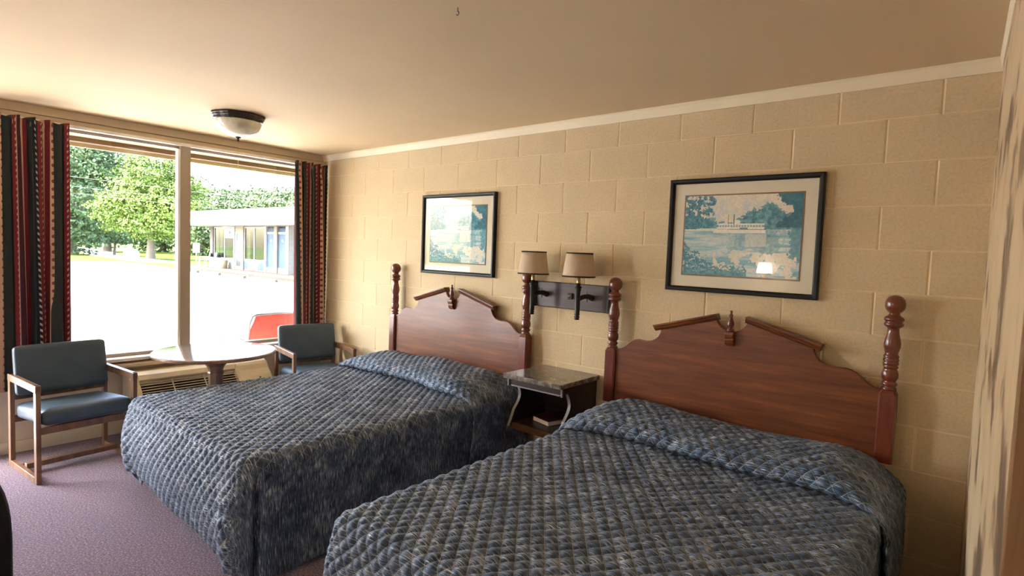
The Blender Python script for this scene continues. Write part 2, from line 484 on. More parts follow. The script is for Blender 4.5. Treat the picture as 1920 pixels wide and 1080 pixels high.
# --- window
wnd = struct('window_1', MB().box(-.09, -.02, WY0, WY1, WZ0, WZ0 + .035).box(-.09, -.02, WY0, WY1, WZ1 - .022, WZ1)
             .box(-.09, -.02, WY0, WY0 + .045, WZ0, WZ1).box(-.09, -.02, WY1 - .045, WY1, WZ0, WZ1), 'frame_metal', None, .003)
struct('mullion', MB().box(-.085, .012, -1.318, -1.240, WZ0 + .0, WZ1), 'frame_metal', wnd, .004)
struct('mullion_lip', MB().box(-.05, .006, -1.338, -1.318, WZ0 + .03, WZ1 - .03), 'white_trim', wnd, .002)
for a, b in ((WY0 + .04, -1.33), (-1.245, WY1 - .04)):
    struct('pane', MB().box(-.056, -.050, a, b, WZ0 + .03, WZ1 - .018), 'window_glass', wnd)
struct('window_sill', MB().box(-.02, .075, WY0 - .02, WY1 + .02, WZ0 - .018, WZ0 + .008), 'white_trim', wnd, .005)
# shelf-like steps between sill and air conditioner
struct('trim_6', MB().box(0, .10, -1.95, -.70, .535, .565), 'header_paint', None, .006)

# --- porch overhang, walk, lot, lawn
struct('roof_overhang', MB().box(-1.40, -.12, -14, 9, 2.475, 2.55), 'soffit_paint')
struct('trim_7', MB().box(-1.54, -1.50, -14, 9, 2.397, 2.60), 'soffit_paint')
struct('trim_8', MB().box(-1.50, -1.38, -14, 9, 2.43, 2.52), 'brown_board')
struct('walkway', MB().box(-1.7, -.12, -14, 10.3, -.15, -.02), 'concrete')
struct('parking_lot', MB().box(-43.5, -1.7, -45, 10.3, -.30, -.15), 'asphalt')
struct('ground', MB().box(-220, 30, -160, 160, -.6, -.21), 'grass')
g = MB(); g.prism([(-43.5, -45), (-43.5, 10.3), (-36, 10.3), (-36, 15), (-44, 16), (-120, 60), (-200, 60), (-200, -45)], 'z', -.205, -.17)
struct('lawn', g, 'grass')
g = MB(); g.prism([(-43.0, 11.6), (-42.0, 14.4), (-61, 15.3), (-108, 25.5), (-108, 21.5), (-61, 12.6)], 'z', -.19, -.14)
struct('driveway', g, 'concrete')
struct('lawn_strip', MB().box(-110, 30, 10.5, 60, -.26, -.19), 'grass')

# ================================================================= BEDS
DX, DY = .058, .077
def puff(u, v, amp=.0112):
    p = u / DX + v / DY; q = u / DX - v / DY
    a = np.abs(np.sin(np.pi * p)); b = np.abs(np.sin(np.pi * q))
    return amp * (a * b) ** .48
def lumps(u, v, seed=0):
    r = np.random.RandomState(seed); out = 0
    for k in range(7):
        a = r.uniform(2, 9, 2) * r.choice([-1, 1], 2); ph = r.uniform(0, 6.28)
        out = out + np.sin(a[0] * u + a[1] * v + ph)
    return out / 7
def uvmesh(name, parts, mat):
    """parts: list of (P grid, UV grid, flip)"""
    vs = []; fs = []; uvs = []
    for P, UV, flip in parts:
        a, b = P.shape[:2]; o = len(vs)
        vs += P.reshape(-1, 3).tolist(); uvs += UV.reshape(-1, 2).tolist()
        ii, jj = np.meshgrid(np.arange(a - 1), np.arange(b - 1), indexing='ij')
        q = np.stack([ii * b + jj, ii * b + jj + 1, (ii + 1) * b + jj + 1, (ii + 1) * b + jj], -1).reshape(-1, 4) + o
        if flip: q = q[:, ::-1]
        fs += q.tolist()
    me = bpy.data.meshes.new(name); me.from_pydata(vs, [], fs)
    lay = me.uv_layers.new(name='UVMap')
    li = np.empty(len(me.loops), dtype=np.int32); me.loops.foreach_get('vertex_index', li)
    lay.data.foreach_set('uv', np.array(uvs)[li].ravel())
    me.polygons.foreach_set('use_smooth', [True] * len(me.polygons)); me.update()
    me.materials.append(M[mat]); return me
def grid_normals(P):
    du = np.gradient(P, axis=0); dv = np.gradient(P, axis=1)
    n = np.cross(du, dv); return n / (np.linalg.norm(n, axis=2, keepdims=True) + 1e-9)

def make_bed(cx, label, seed, W=1.51, L=2.06):
    t = thing('bed', label, 'bed', (cx, 0, 0), 0)
    for sx in (-.6, .6):
        for sy in (-.35, -1.55):
            obj('leg', MB().lathe([(.022, 0), (.022, .10)], (sx, sy, 0), 12), 'black_iron', t)
    obj('box_spring', MB().box(-.68, .68, -1.94, -.09, .10, .32), 'mat_board', t, .02)
    obj('mattress', MB().box(-.68, .68, -1.94, -.09, .32, .545), 'mat_board', t, .04, 3)
    ZT, r = .585, .065
    ai, Li = W / 2 - r, L - r
    yh = -.16
    # top
    xs = np.linspace(-ai, ai, 256); ys = np.linspace(yh, -Li, 340)
    X, Y = np.meshgrid(xs, ys, indexing='ij')
    ex = np.clip(1 - (np.abs(X) / ai) ** 6, 0, 1); ey = np.clip(1 - (np.abs(Y) / Li) ** 10, 0, 1)
    Z = ZT + lumps(X * 1.3, Y * 1.3, seed) * .010 * ex * ey + puff(X, Y)
    top = (np.stack([X, Y, Z], -1), np.stack([X, Y], -1), True)
    # skirt
    base = []; nrm = []
    n1 = 320; nf = 230; nc = 26
    for y in np.linspace(yh, -Li, n1): base.append((-ai, y)); nrm.append((-1, 0))
    for k in range(1, nc): a = math.pi + math.pi / 2 * k / nc; base.append((-ai, -Li)); nrm.append((math.cos(a), math.sin(a)))
    for x in np.linspace(-ai, ai, nf): base.append((x, -Li)); nrm.append((0, -1))
    for k in range(1, nc): a = 1.5 * math.pi + math.pi / 2 * k / nc; base.append((ai, -Li)); nrm.append((math.cos(a), math.sin(a)))
    for y in np.linspace(-Li, yh, n1): base.append((ai, y)); nrm.append((1, 0))
    base = np.array(base); nrm = np.array(nrm); nq = len(base)
    seglen = np.concatenate([[0], np.linalg.norm(np.diff(base + nrm * .12, axis=0), axis=1)]).cumsum()
    nh = 84
    arc = r * math.pi / 2; drop = ZT - r - .025
    d = np.linspace(0, arc + drop, nh)
    off = np.where(d < arc, r * np.sin(np.minimum(d, arc) / r), r); zz = np.where(d < arc, ZT - r * (1 - np.cos(np.minimum(d, arc) / r)), ZT - r - (d - arc))
    hfr = np.clip((d - arc) / drop, 0, 1)
    Q, D = np.meshgrid(np.arange(nq), np.arange(nh), indexing='ij')
    isfoot = np.abs(nrm[:, 1])[:, None]
    bx = base[:, 0][:, None]; 
    rs = np.random.RandomState(seed + 3)
    s = seglen[:, None]; hf = hfr[None, :]
    wav = (np.sin(s * 5.3 + 1.0 + seed) * .5 + np.sin(s * 11.7 + 2.1 * seed) * .35 + np.sin(s * 2.3 + 4) * .6)
    OFF = off[None, :] + hf * .012 + hf ** 1.5 * .012 * wav
    # billowing foot drop, with tucked pleats beside both corners
    OFF = OFF + isfoot * np.sin(np.pi * np.clip(hf * 1.0, 0, 1)) * .030 - isfoot * hf ** 2 * .02
    c1s = seglen[n1 + nc - 2]; c2s = seglen[n1 + nc + nf - 2]; 
    cA = seglen[n1 - 1]; cB = seglen[n1 + 2 * nc + nf - 3]
    for c in (cA, cB):
        OFF = OFF - np.exp(-((s - c) / .018) ** 2) * np.clip(hf * 2.2 + .05, 0, 1) * .050
        OFF = OFF + np.exp(-((s - c - (.055 if c == cB else -.055)) / .03) ** 2) * hf * .022
    for c in (c1s + .05, c2s - .05):
        OFF = OFF + np.exp(-((s - c) / .05) ** 2) * hf * .030
    # horizontal crease in the foot corner
    OFF = OFF - np.exp(-((s - c2s) / .14) ** 2) * np.exp(-((hf - .42) / .05) ** 2) * .020
    PX = base[:, 0][:, None] + nrm[:, 0][:, None] * OFF; PY = base[:, 1][:, None] + nrm[:, 1][:, None] * OFF
    lift = isfoot * (.13 * np.clip(.5 - bx / (2 * ai), 0, 1) ** .8 + .012 * (1 + np.sin(s * 4.1))) * hf
    PZ = np.broadcast_to(zz[None, :], PX.shape) + lift
    U = base[:, 0][:, None] + nrm[:, 0][:, None] * d[None, :]; V = base[:, 1][:, None] + nrm[:, 1][:, None] * d[None, :]
    P = np.stack([PX, PY, PZ], -1); N = grid_normals(P)
    sgn = np.sign(np.mean(N[..., 0] * nrm[:, 0][:, None] + N[..., 1] * nrm[:, 1][:, None]))
    topn = np.array([0, 0, 1.0]); N = N * sgn
    N[:, 0] = topn
    sidesoft = np.clip(1 - hf * 1.6, .35, 1) + isfoot * .5
    P = P + N * (puff(U, V) * np.clip(sidesoft, 0, 1))[..., None]
    skirt = (P, np.stack([U, V], -1), sgn < 0)
    sp = bpy.data.objects.new('bedspread', uvmesh('bedspread', [top, skirt], 'spread')); COL.objects.link(sp); sp.parent = t
    # pillow section, folded and tucked under at its front edge, hanging down both sides
    prof = [(-.085, .57), (-.088, .60), (-.10, .64), (-.14, .680), (-.20, .700), (-.28, .710), (-.36, .710), (-.44, .702), (-.51, .690), (-.56, .674), (-.592, .652), (-.602, .630), (-.592, .612), (-.560, .604), (-.50, .602)]
    pr = np.array(prof); al = np.concatenate([[0], np.linalg.norm(np.diff(pr, axis=0), axis=1)]).cumsum()
    nt = 120; tt = np.linspace(0, al[-1], nt)
    py = np.interp(tt, al, pr[:, 0]); pz = np.interp(tt, al, pr[:, 1])
    ker = np.ones(5) / 5
    py = np.concatenate([py[:2], np.convolve(py, ker, 'valid'), py[-2:]]); pz = np.concatenate([pz[:2], np.convolve(pz, ker, 'valid'), pz[-2:]])
    a2 = W / 2 + .030; dr2 = .52; r2 = .09
    flat = a2 - r2; arc2 = r2 * math.pi / 2; smax = flat + arc2 + dr2
    S = np.linspace(-smax, smax, 430); A = np.abs(S); sg = np.sign(S)
    ox = np.where(A < flat, A, np.where(A < flat + arc2, flat + r2 * np.sin(np.clip((A - flat) / r2, 0, math.pi / 2)), a2))
    dz = np.where(A < flat, 0, np.where(A < flat + arc2, r2 * (1 - np.cos(np.clip((A - flat) / r2, 0, math.pi / 2))), r2 + (A - flat - arc2)))
    mound = np.clip(1 - (np.clip(A - .52, 0, None) / .24) ** 2, 0, 1) * .94 + .06
    mound = np.where(A > .76, .06, mound)
    mound = mound * (1 + .10 * np.sin(S * 5 + seed) * (A < .7))
    hang = np.clip((dz - r2) / dr2, 0, 1)
    ZB = .590
    PZ = ZB + (pz[None, :] - ZB) * mound[:, None] - dz[:, None]
    # front edge wanders a little; the curl only exists on top
    yw = .020 * np.sin(S * 3.1 + seed * 2) + .012 * np.sin(S * 8 + seed)
    PYY = py[None, :] + (yw[:, None] - .05 * hang[:, None] - .05 * np.clip(A - .5, 0, .3)[:, None]) * np.clip((-py[None, :] - .15) / .4, 0, 1)
    PXX = (sg * (ox + hang * (.012 + .010 * np.sin(A * 14))))[:, None] + 0 * PZ
    edge = np.clip((tt - al[10]) / (al[-1] - al[10]), 0, 1)[None, :] * np.clip(hang * 4 + (A > flat) * 1.0, 0, 1)[:, None]
    PXX = PXX - (sg[:, None]) * edge * .012
    P = np.stack([PXX, PYY, PZ], -1); N = grid_normals(P)
    if np.mean(N[190:240, 40:70, 2]) < 0: N = -N; fl = True
    else: fl = False
    UU = np.broadcast_to(S[:, None], PZ.shape); VV = np.broadcast_to(tt[None, :] + .02, PZ.shape)
    P = P + N * (puff(UU, VV) * np.clip(1 - hang * .7, .3, 1)[:, None])[..., None]
    P = P + np.array([0, 0, 1.0]) * (lumps(UU * 2, VV * 4, seed + 9) * .008 * (1 - hang)[:, None])[..., None]
    pf = bpy.data.objects.new('pillow_fold', uvmesh('pillow_fold', [(P, np.stack([UU, VV + .3], -1), fl)], 'spread')); COL.objects.link(pf); pf.parent = t
    obj('pillow', MB().box(-.60, -.02, -.50, -.14, .59, .65), 'mat_board', t, .028, 3)
    obj('pillow', MB().box(.02, .60, -.50, -.14, .59, .65), 'mat_board', t, .028, 3)
    return t
make_bed(2.005, 'bed nearer the window under a dark blue diamond-quilted spread', 1)
make_bed(4.185, 'bed nearest the camera under a dark blue diamond-quilted spread', 4)

# ================================================================= HEADBOARDS
def make_headboard(cx, label):
    t = thing('headboard', label, 'headboard', (cx, 0, .64), 0, 'turned-post headboards on the block wall')
    half = [(0, 1.164), (.02, 1.166), (.04, 1.173), (.058, 1.186), (.072, 1.203), (.082, 1.222), (.405, 1.132), (.408, 1.115), (.422, 1.086), (.44, 1.069), (.46, 1.058), (.49, 1.050), (.52, 1.050), (.55, 1.052), (.575, 1.047), (.60, 1.033), (.62, 1.015), (.645, .994), (.668, .981), (.70, .976), (.70, .64)]
    out = [(x, z - .64) for x, z in half] + [(-x, z - .64) for x, z in half[::-1] if x > 0]
    obj('panel', MB().prism(out, 'y', -.074, -.046), 'cherry', t, .004)
    for sx in (-1, 1):
        # gable moulding
        a = Vector((sx * .070, 0, 1.221 - .64)); b = Vector((sx * .437, 0, 1.118 - .64)); d = (b - a).normalized(); up = Vector((-d.z * sx, 0, d.x * sx)); 
        if up.z < 0: up = -up
        pf = [(-.040, 0), (-.078, 0), (-.082, .006), (-.090, .012), (-.094, .022), (-.100, .026), (-.100, .036), (-.040, .036)]
        mb = MB(); n = len(pf)
        vs = [tuple(a + up * h + Vector((0, y, 0))) for y, h in pf] + [tuple(b + up * h + Vector((0, y, 0))) for y, h in pf]
        mb.add(vs, [tuple(range(n)), tuple(range(n, 2 * n))[::-1]] + [(k, (k + 1) % n, n + (k + 1) % n, n + k) for k in range(n)])
        obj('gable_moulding', mb, 'cherry', t, .002)
        # post
        w = .036; px = sx * .727; mb = MB()
        sq = [(0, w), (.325, w), (.338, w * .78)]
        vs = []; 
        for z, k in ((0, w), (.318, w), (.338, w * .74)):
            c = k * .22
            vs += [(px + x, -.060 + y, z) for x, y in ((k - c, -k), (k, -k + c), (k, k - c), (k - c, k), (-k + c, k), (-k, k - c), (-k, -k + c), (-k + c, -k))]
        fs = [tuple(range(8))[::-1], tuple(range(16, 24))] + [(i * 8 + k, i * 8 + (k + 1) % 8, i * 8 + 8 + (k + 1) % 8, i * 8 + 8 + k) for i in range(2) for k in range(8)]
        mb.add(vs, fs)
        tp = [(.024, .336), (.030, .340), (.031, .347), (.025, .352), (.024, .356), (.031, .362), (.0315, .370), (.026, .377), (.0255, .381),
              (.030, .388), (.034, .400), (.034, .416), (.030, .430), (.026, .438),
              (.031, .443), (.031, .450), (.027, .453), (.032, .458), (.032, .466), (.028, .469), (.032, .474), (.032, .482), (.028, .485), (.031, .490), (.031, .498), (.027, .503),
              (.026, .510), (.029, .522), (.034, .540), (.0345, .555), (.032, .572), (.027, .592), (.0235, .612), (.023, .625),
              (.028, .630), (.038, .637), (.040, .645), (.036, .651), (.033, .655), (.039, .661), (.041, .668), (.037, .676), (.026, .683), (.022, .690), (.022, .697), (.028, .701),
              (.037, .712), (.041, .726), (.041, .741), (.037, .757), (.028, .769), (.014, .776), (.0, .778)]
        mb.lathe(tp, (px, -.060, 0), 28)
        obj('post', mb, 'cherry_post', t)
    fb = obj('finial_bracket', MB().prism([(-.078, 1.165), (-.108, 1.165), (-.112, 1.150), (-.108, 1.136), (-.100, 1.130), (-.104, 1.118), (-.100, 1.104), (-.090, 1.092), (-.074, 1.086)], 'x', -.024, .024), 'cherry', t, .002)
    for v in fb.data.vertices: v.co.z -= .64
    fn = [(.016, 1.165), (.020, 1.170), (.020, 1.178), (.014, 1.183), (.012, 1.188), (.017, 1.196), (.0185, 1.206), (.015, 1.222), (.009, 1.238), (.0075, 1.244), (.011, 1.249), (.0115, 1.255), (.008, 1.261), (.0055, 1.266), (.008, 1.272), (.006, 1.279), (0, 1.281)]
    obj('finial', MB().lathe([(r_, z - .64) for r_, z in fn], (0, -.088, 0), 20), 'cherry_post', t)
    return t
make_headboard(2.0, 'cherry wood headboard with turned posts above the bed nearer the window')
make_headboard(4.152, 'dark cherry headboard with turned posts above the bed nearest the camera')

# ================================================================= FRAMED PRINTS
def noise2(u, v, f, seed):
    r = np.random.RandomState(seed); G = r.rand(64, 64)
    x = u * f; y = v * f; xi = np.floor(x).astype(int); yi = np.floor(y).astype(int); fx = x - xi; fy = y - yi
    fx = fx * fx * (3 - 2 * fx); fy = fy * fy * (3 - 2 * fy)
    g = lambda a, b: G[a % 64, b % 64]
    return (g(xi, yi) * (1 - fx) + g(xi + 1, yi) * fx) * (1 - fy) + (g(xi, yi + 1) * (1 - fx) + g(xi + 1, yi + 1) * fx) * fy
def fbm(u, v, f, seed): return (noise2(u, v, f, seed) * .5 + noise2(u, v, f * 2.1, seed + 1) * .3 + noise2(u, v, f * 4.3, seed + 2) * .2)
def print_mesh(w, h):
    nx, nz = 250, 180
    u = (np.arange(nx) + .5) / nx; v = (np.arange(nz) + .5) / nz
    U, V = np.meshgrid(u, v, indexing='ij'); A = U * w / h
    n1 = fbm(A, V, 9, 1); n2 = fbm(A, V, 28, 5); n3 = noise2(A, V, 60, 9)
    lerp = lambda a, b, t: a + (b - a) * np.clip(t, 0, 1)[..., None]
    c_ = lambda *k: np.array(k, float)
    sky = lerp(c_(.70, .64, .52), c_(.55, .58, .56), (n1 - .42) * 2.5)
    img = sky.copy()
    teal = lerp(c_(.055, .19, .25), c_(.20, .40, .45), (n2 - .3) * 2.2)
    ridge = .70 + .07 * np.sin(U * 9 + 1) + .08 * np.exp(-((U - .58) / .12) ** 2) + .08 * np.exp(-((U - .75) / .06) ** 2) + (n2 - .5) * .12 + .05 * U
    tree = (V < ridge) & (V > .58); img[tree] = teal[tree]
    water = V <= .58
    wat = lerp(c_(.56, .62, .60), c_(.20, .42, .48), (fbm(A * .35, V * 3, 8, 21) - .36) * 3.0)
    img[water] = wat[water]
    refl = water & (V > .30 + (n1 - .5) * .3) & (np.abs(U - .62) < .22 + (n2 - .5) * .2); img[refl] = lerp(wat, teal * 1.25, np.full_like(U, .65))[refl]
    bank = (np.abs(V - .575) < .012) & (U < .4); img[bank] = c_(.75, .70, .58)
    pale = water & (V < .30) & (U > .28) & (n1 > .47); img[pale] = c_(.68, .64, .54)
    # side trees and reflections
    rt = (V > .60) & (U > .86 + (n2 - .5) * .12 + .06 * np.cos(V * 16)); img[rt] = lerp(c_(.02, .10, .15), c_(.09, .25, .32), n2)[rt]
    rr = (V < .58) & (V > .22 + (n1 - .5) * .2) & (U > .91 + (n2 - .5) * .1); img[rr] = lerp(c_(.08, .24, .32), c_(.2, .4, .46), n2)[rr]
    br = (U < .20 - (1 - V) * .25 + (n1 - .5) * .22 + .06) & (V > .58) & (n2 > .40); img[br] = lerp(c_(.03, .13, .19), c_(.14, .32, .38), n3)[br]
    bush = (V < .40 - U * 1.0 + (n2 - .5) * .30) & (n3 > .33); img[bush] = lerp(c_(.015, .09, .14), c_(.16, .36, .42), n3)[bush]
    reed = (V < .10 + (n3 - .5) * .16) & (U < .58) ; img[reed] = lerp(c_(.03, .14, .2), c_(.24, .44, .48), n2)[reed]
    # steam boat
    def rect(a, b, c, d, col):
        m = (U > a) & (U < b) & (V > c) & (V < d); img[m] = col
    rect(.27, .72, .535, .575, c_(.76, .72, .62)); rect(.30, .70, .575, .585, c_(.25, .36, .38)); rect(.30, .71, .585, .605, c_(.78, .74, .64))
    rect(.31, .70, .605, .635, c_(.30, .42, .44)); rect(.30, .71, .635, .648, c_(.78, .74, .64)); rect(.50, .57, .575, .60, c_(.18, .26, .28))
    for k in range(16):
        a = .315 + k * .024; rect(a, a + .008, .605, .635, c_(.72, .68, .60))
    m = ((U - .47) / .035) ** 2 + ((V - .665) / .03) ** 2 < 1; img[m & (V > .645)] = c_(.80, .76, .66)
    rect(.395, .402, .64, .76, c_(.05, .12, .14)); rect(.445, .452, .64, .76, c_(.05, .12, .14)); rect(.22, .226, .60, .75, c_(.06, .16, .2))
    rf = (U > .55) & (U < .73) & (V > .36 + .1 * (U - .55)) & (V < .52); img[rf] = lerp(img, c_(.66, .66, .58) + 0 * img, np.full_like(U, .6))[rf]
    rf = (U > .36) & (U < .47) & (V > .36) & (V < .52); img[rf] = lerp(img, c_(.55, .60, .56) + 0 * img, np.full_like(U, .45))[rf]
    img = np.clip(img * (1.12 + .24 * n3[..., None]), 0, 1)
    xs = np.linspace(-w / 2, w / 2, nx + 1); zs = np.linspace(-h / 2, h / 2, nz + 1)
    XX, ZZ = np.meshgrid(xs, zs, indexing='ij'); P = np.stack([XX, 0 * XX, ZZ], -1)
    mb = MB(); mb.grid(P, False); me = mb.mesh('print')
    ca = me.color_attributes.new('paint', 'FLOAT_COLOR', 'CORNER')
    cols = np.concatenate([img.reshape(-1, 3), np.ones((nx * nz, 1))], 1)
    ca.data.foreach_set('color', np.repeat(cols, 4, axis=0).ravel())
    t = NT('river_print'); at = t.n('ShaderNodeVertexColor'); at.layer_name = 'paint'
    t.base(at.outputs[0]); me.materials.append(t.fin(.7, .2)); return me
PRINT = print_mesh(.62, .445)
def make_picture(cx, cz, label):
    t = thing('framed_picture', label, 'picture', (cx, 0, cz), 0, 'framed river prints on the block wall')
    w, h, b = .81, .64, .027
    f = MB()
    prof = [(0, 0), (0, -.030), (.006, -.034), (.018, -.032), (b, -.022), (b, -.004)]
    n = len(prof); vs = []; fs = []
    cor = [(-1, -1), (1, -1), (1, 1), (-1, 1)]
    for sx, sz in cor:
        for i, y in prof: vs.append((sx * (w / 2 - i), y, sz * (h / 2 - i)))
    for k in range(4):
        k2 = (k + 1) % 4
        for j in range(n - 1): fs.append((k * n + j, k2 * n + j, k2 * n + j + 1, k * n + j + 1))
    f.add(vs, fs); obj('frame', f, 'black_frame', t)
    obj('mat_board', MB().box(-w / 2 + .01, w / 2 - .01, -.012, -.002, -h / 2 + .01, h / 2 - .01), 'mat_board', t)
    obj('mat_liner', MB().box(-.318, .318, -.0135, -.012, -.2305, .2305), 'mat_liner', t)
    p = obj('print', PRINT, None, t); p.location = (0, -.0145, 0)
    obj('glass', MB().box(-w / 2 + .022, w / 2 - .022, -.0185, -.0165, -h / 2 + .022, h / 2 - .022), 'picture_glass', t)
    return t
p1 = make_picture(1.962, 1.675, 'black-framed blue river steamboat print over the bed nearer the window')
p2 = make_picture(4.143, 1.685, 'black-framed blue river steamboat print over the bed nearest the camera')

# ================================================================= WALL SCONCE
def make_sconce():
    t = thing('wall_sconce', 'dark double wall sconce with two tan shades above the nightstand', 'lamp', (3.068, 0, 1.27))
    obj('back_plate', MB().box(-.30, .30, -.022, -.001, -.088, .088), 'plate_wood', t, .006)
    for x_ in (-.30, .284): obj('plate_rim', MB().box(x_, x_ + .016, -.034, -.022, -.088, .088), 'black_iron', t, .003)
    obj('switch_boss', MB().box(-.018, .018, -.036, -.022, -.020, .022), 'black_iron', t, .003)
    kn = obj('switch_knob', MB().lathe([(.012, 0), (.010, .006), (.004, .014), (0, .015)], (0, 0, 0), 4, False), 'brass', t)
    kn.location = (0, -.036, .001); kn.rotation_euler = (math.pi / 2, 0, 0)
    for dx in (-.225, .140):
        y = -.15
        obj('arm', MB().tube([(dx + .03, -.022, .0), (dx + .022, -.06, .012), (dx + .012, -.10, .012), (dx, -.15, -.004)], [.020, .017, .015, .016], 10)
            .tube([(dx + .02, -.07, -.02), (dx + .02, -.075, .045)], [.004, .002], 6), 'black_iron', t)
        h = [(0, -.135), (.012, -.135), (.018, -.130), (.014, -.122), (.020, -.116), (.014, -.108), (.019, -.100), (.0165, -.092), (.0165, .050), (.021, .056), (.016, .064), (.024, .070), (.024, .076), (.014, .082), (.013, .10), (0, .10)]
        obj('candle_holder', MB().lathe(h, (dx, y, 0), 16), 'black_iron', t)
        obj('candle_sleeve', MB().lathe([(.0115, .08), (.0115, .20), (0, .20)], (dx, y, 0), 14), 'brass', t)
        sh = obj('lamp_shade', MB().lathe([(.105, .138), (.083, .292), (.080, .292), (.102, .138), (.105, .138)], (dx, y, 0), 32), 'shade_fabric', t)
        for z0, r0, z1, r1 in ((.137, .1062, .147, .1048), (.284, .0852, .293, .0838)):
            obj('shade_trim', MB().lathe([(r0 + .001, z0), (r1 + .001, z1), (r1 - .002, z1), (r0 - .002, z0), (r0 + .001, z0)], (dx, y, 0), 32), 'shade_trim', sh)
        obj('bulb', MB().lathe([(0, .19), (.012, .195), (.013, .21), (.018, .23), (.014, .255), (0, .27)], (dx, y, 0), 12), 'mat_board', t)
make_sconce()

# unseen lamp added to brighten the room's right end, guessed from a picture-glass reflection
def make_fill_lamp(x, z):
    t = NT('fill_shade'); e = t.b
    e.inputs['Base Color'].default_value = (.6, .48, .34, 1); e.inputs['Emission Color'].default_value = (1.0, .86, .68, 1); e.inputs['Emission Strength'].default_value = 8.0
    M['fill_shade'] = t.fin(.9, .2)
    r = thing('fill_lamp', 'unseen lit lamp added as fill on the wall facing the beds, mirrored in the right-hand picture glass', 'lamp', (x, YF, z))
    obj('back_plate', MB().box(-.06, .06, .001, .022, -.20, -.04), 'plate_wood', r, .005)
    obj('arm', MB().tube([(0, .022, -.13), (0, .08, -.14), (0, .15, -.12), (0, .15, -.06)], .009, 10), 'black_iron', r)
    obj('candle_sleeve', MB().lathe([(.0115, -.09), (.0115, .02), (0, .02)], (0, .15, 0), 14), 'brass', r)
    obj('lamp_shade', MB().lathe([(.095, -.06), (.070, .07), (.067, .07), (.092, -.06), (.095, -.06)], (0, .15, 0), 32), 'fill_shade', r)
make_fill_lamp(3.12, 1.48)

# ================================================================= NIGHTSTAND + BOOK
def make_nightstand():
    t = thing('nightstand', 'dark wall-mounted nightstand with marbled top between the two beds', 'nightstand', (3.085, 0, .43))
    obj('top', MB().box(-.225, .225, -.445, -.002, .315, .345), 'marble', t, .004)
    obj('back_panel', MB().box(-.19, .19, -.016, -.002, 0, .315), 'dark_wood', t)
    def edge():
        pts = []
        for k in range(25):
            f = k / 24; z = .27 * (1 - f)
            y = -.335 + .035 * math.sin(math.pi * min(1, f * 1.6)) - .075 * (max(0, f - .25) / .75) ** 1.6
            pts.append((y, z))
        return pts
    E_ = edge()
    for sx in (-1, 1):
        out = [(-.004, 0), (-.004, .315), (-.40, .315), (-.40, .275)] + E_
        x0, x1 = (-.205, -.187) if sx < 0 else (.187, .205)
        sp = obj('side_panel', MB().prism(out, 'x', x0, x1), 'dark_wood', t)
        eb = MB(); n = len(E_)
        vs = [(x, y - dy, z) for (y, z) in E_ for x in (x0 - .0005, x1 + .0005) for dy in (0,)] 
        vs = []
        for y, z in E_: vs += [(x0 - .001, y + .002, z), (x0 - .001, y - .003, z), (x1 + .001, y - .003, z), (x1 + .001, y + .002, z)]
        fs = [(4 * i + k, 4 * i + (k + 1) % 4, 4 * i + 4 + (k + 1) % 4, 4 * i + 4 + k) for i in range(n - 1) for k in range(4)]
        eb.add(vs, fs); obj('edge_band', eb, 'silver_edge', sp)
        obj('corner_strip', MB().box(*( (-.213, -.203) if sx < 0 else (.203, .213)), -.412, -.398, .262, .314), 'silver_edge', t, .001)
    obj('apron', MB().box(-.187, .187, -.402, -.385, .272, .315), 'dark_wood', t, .001)
    obj('apron_edge', MB().box(-.187, .187, -.406, -.384, .264, .271), 'silver_edge', t, .001)
    obj('shelf', MB().box(-.187, .187, -.375, -.016, 0, .020), 'dark_wood', t, .002)
    obj('front_lip', MB().box(-.205, .205, -.385, -.372, -.022, .020), 'brown_board', t, .002)
    b = thing('book', 'closed dark-covered book with white pages on the nightstand shelf', 'book', (3.07, -.165, .450), -.26)
    obj('page_block', MB().box(-.074, .080, -.108, .108, .003, .030), 'book_pages', b)
    obj('cover', MB().box(-.082, .084, -.112, .112, .030, .034).box(-.082, .084, -.112, .112, 0, .003).box(-.082, -.076, -.112, .112, .003, .030), 'book_cover', b, .001)
make_nightstand()

# ================================================================= CHAIRS
def cushion(x0, x1, y0, y1, z0, z1, crown=.015, bev=.028):
    mb = MB(); nx, ny = 8, 8
    mb.box(x0, x1, y0, y1, z0, z1); return mb
def rbox(x0, x1, y0, y1, z0, z1, r, crown=0.0, n=14):
    """soft box: superellipsoid-like rounded slab with slightly crowned faces"""
    mb = MB(); c = np.array([(x0 + x1) / 2, (y0 + y1) / 2, (z0 + z1) / 2]); h = np.array([x1 - x0, y1 - y0, z1 - z0]) / 2
    vs = []; fs = []
    for ax in range(3):
        for sg in (-1, 1):
            a, b = (ax + 1) % 3, (ax + 2) % 3
            t = np.tan(np.linspace(-math.pi / 4, math.pi / 4, n)); t = np.sign(t) * np.abs(t) ** .55
            T1, T2 = np.meshgrid(t, t, indexing='ij'); P = np.zeros((n, n, 3)); P[..., ax] = sg; P[..., a] = T1; P[..., b] = T2
            P = P * h; inner = np.clip(P, -(h - r), h - r); d = P - inner; L = np.linalg.norm(d, axis=2, keepdims=True) + 1e-9
            Q = inner + d / L * r
            Q[..., ax] += sg * crown * (1 - T1 ** 2) * (1 - T2 ** 2) * (1 if h[ax] == h.min() else .25)
            mb.grid(Q + c, True, flip=(sg < 0))
    return mb
def weld(o):
    import bmesh
    bm = bmesh.new(); bm.from_mesh(o.data); bmesh.ops.remove_doubles(bm, verts=bm.verts, dist=.0006); bmesh.ops.recalc_face_normals(bm, faces=bm.faces); bm.to_mesh(o.data); bm.free()
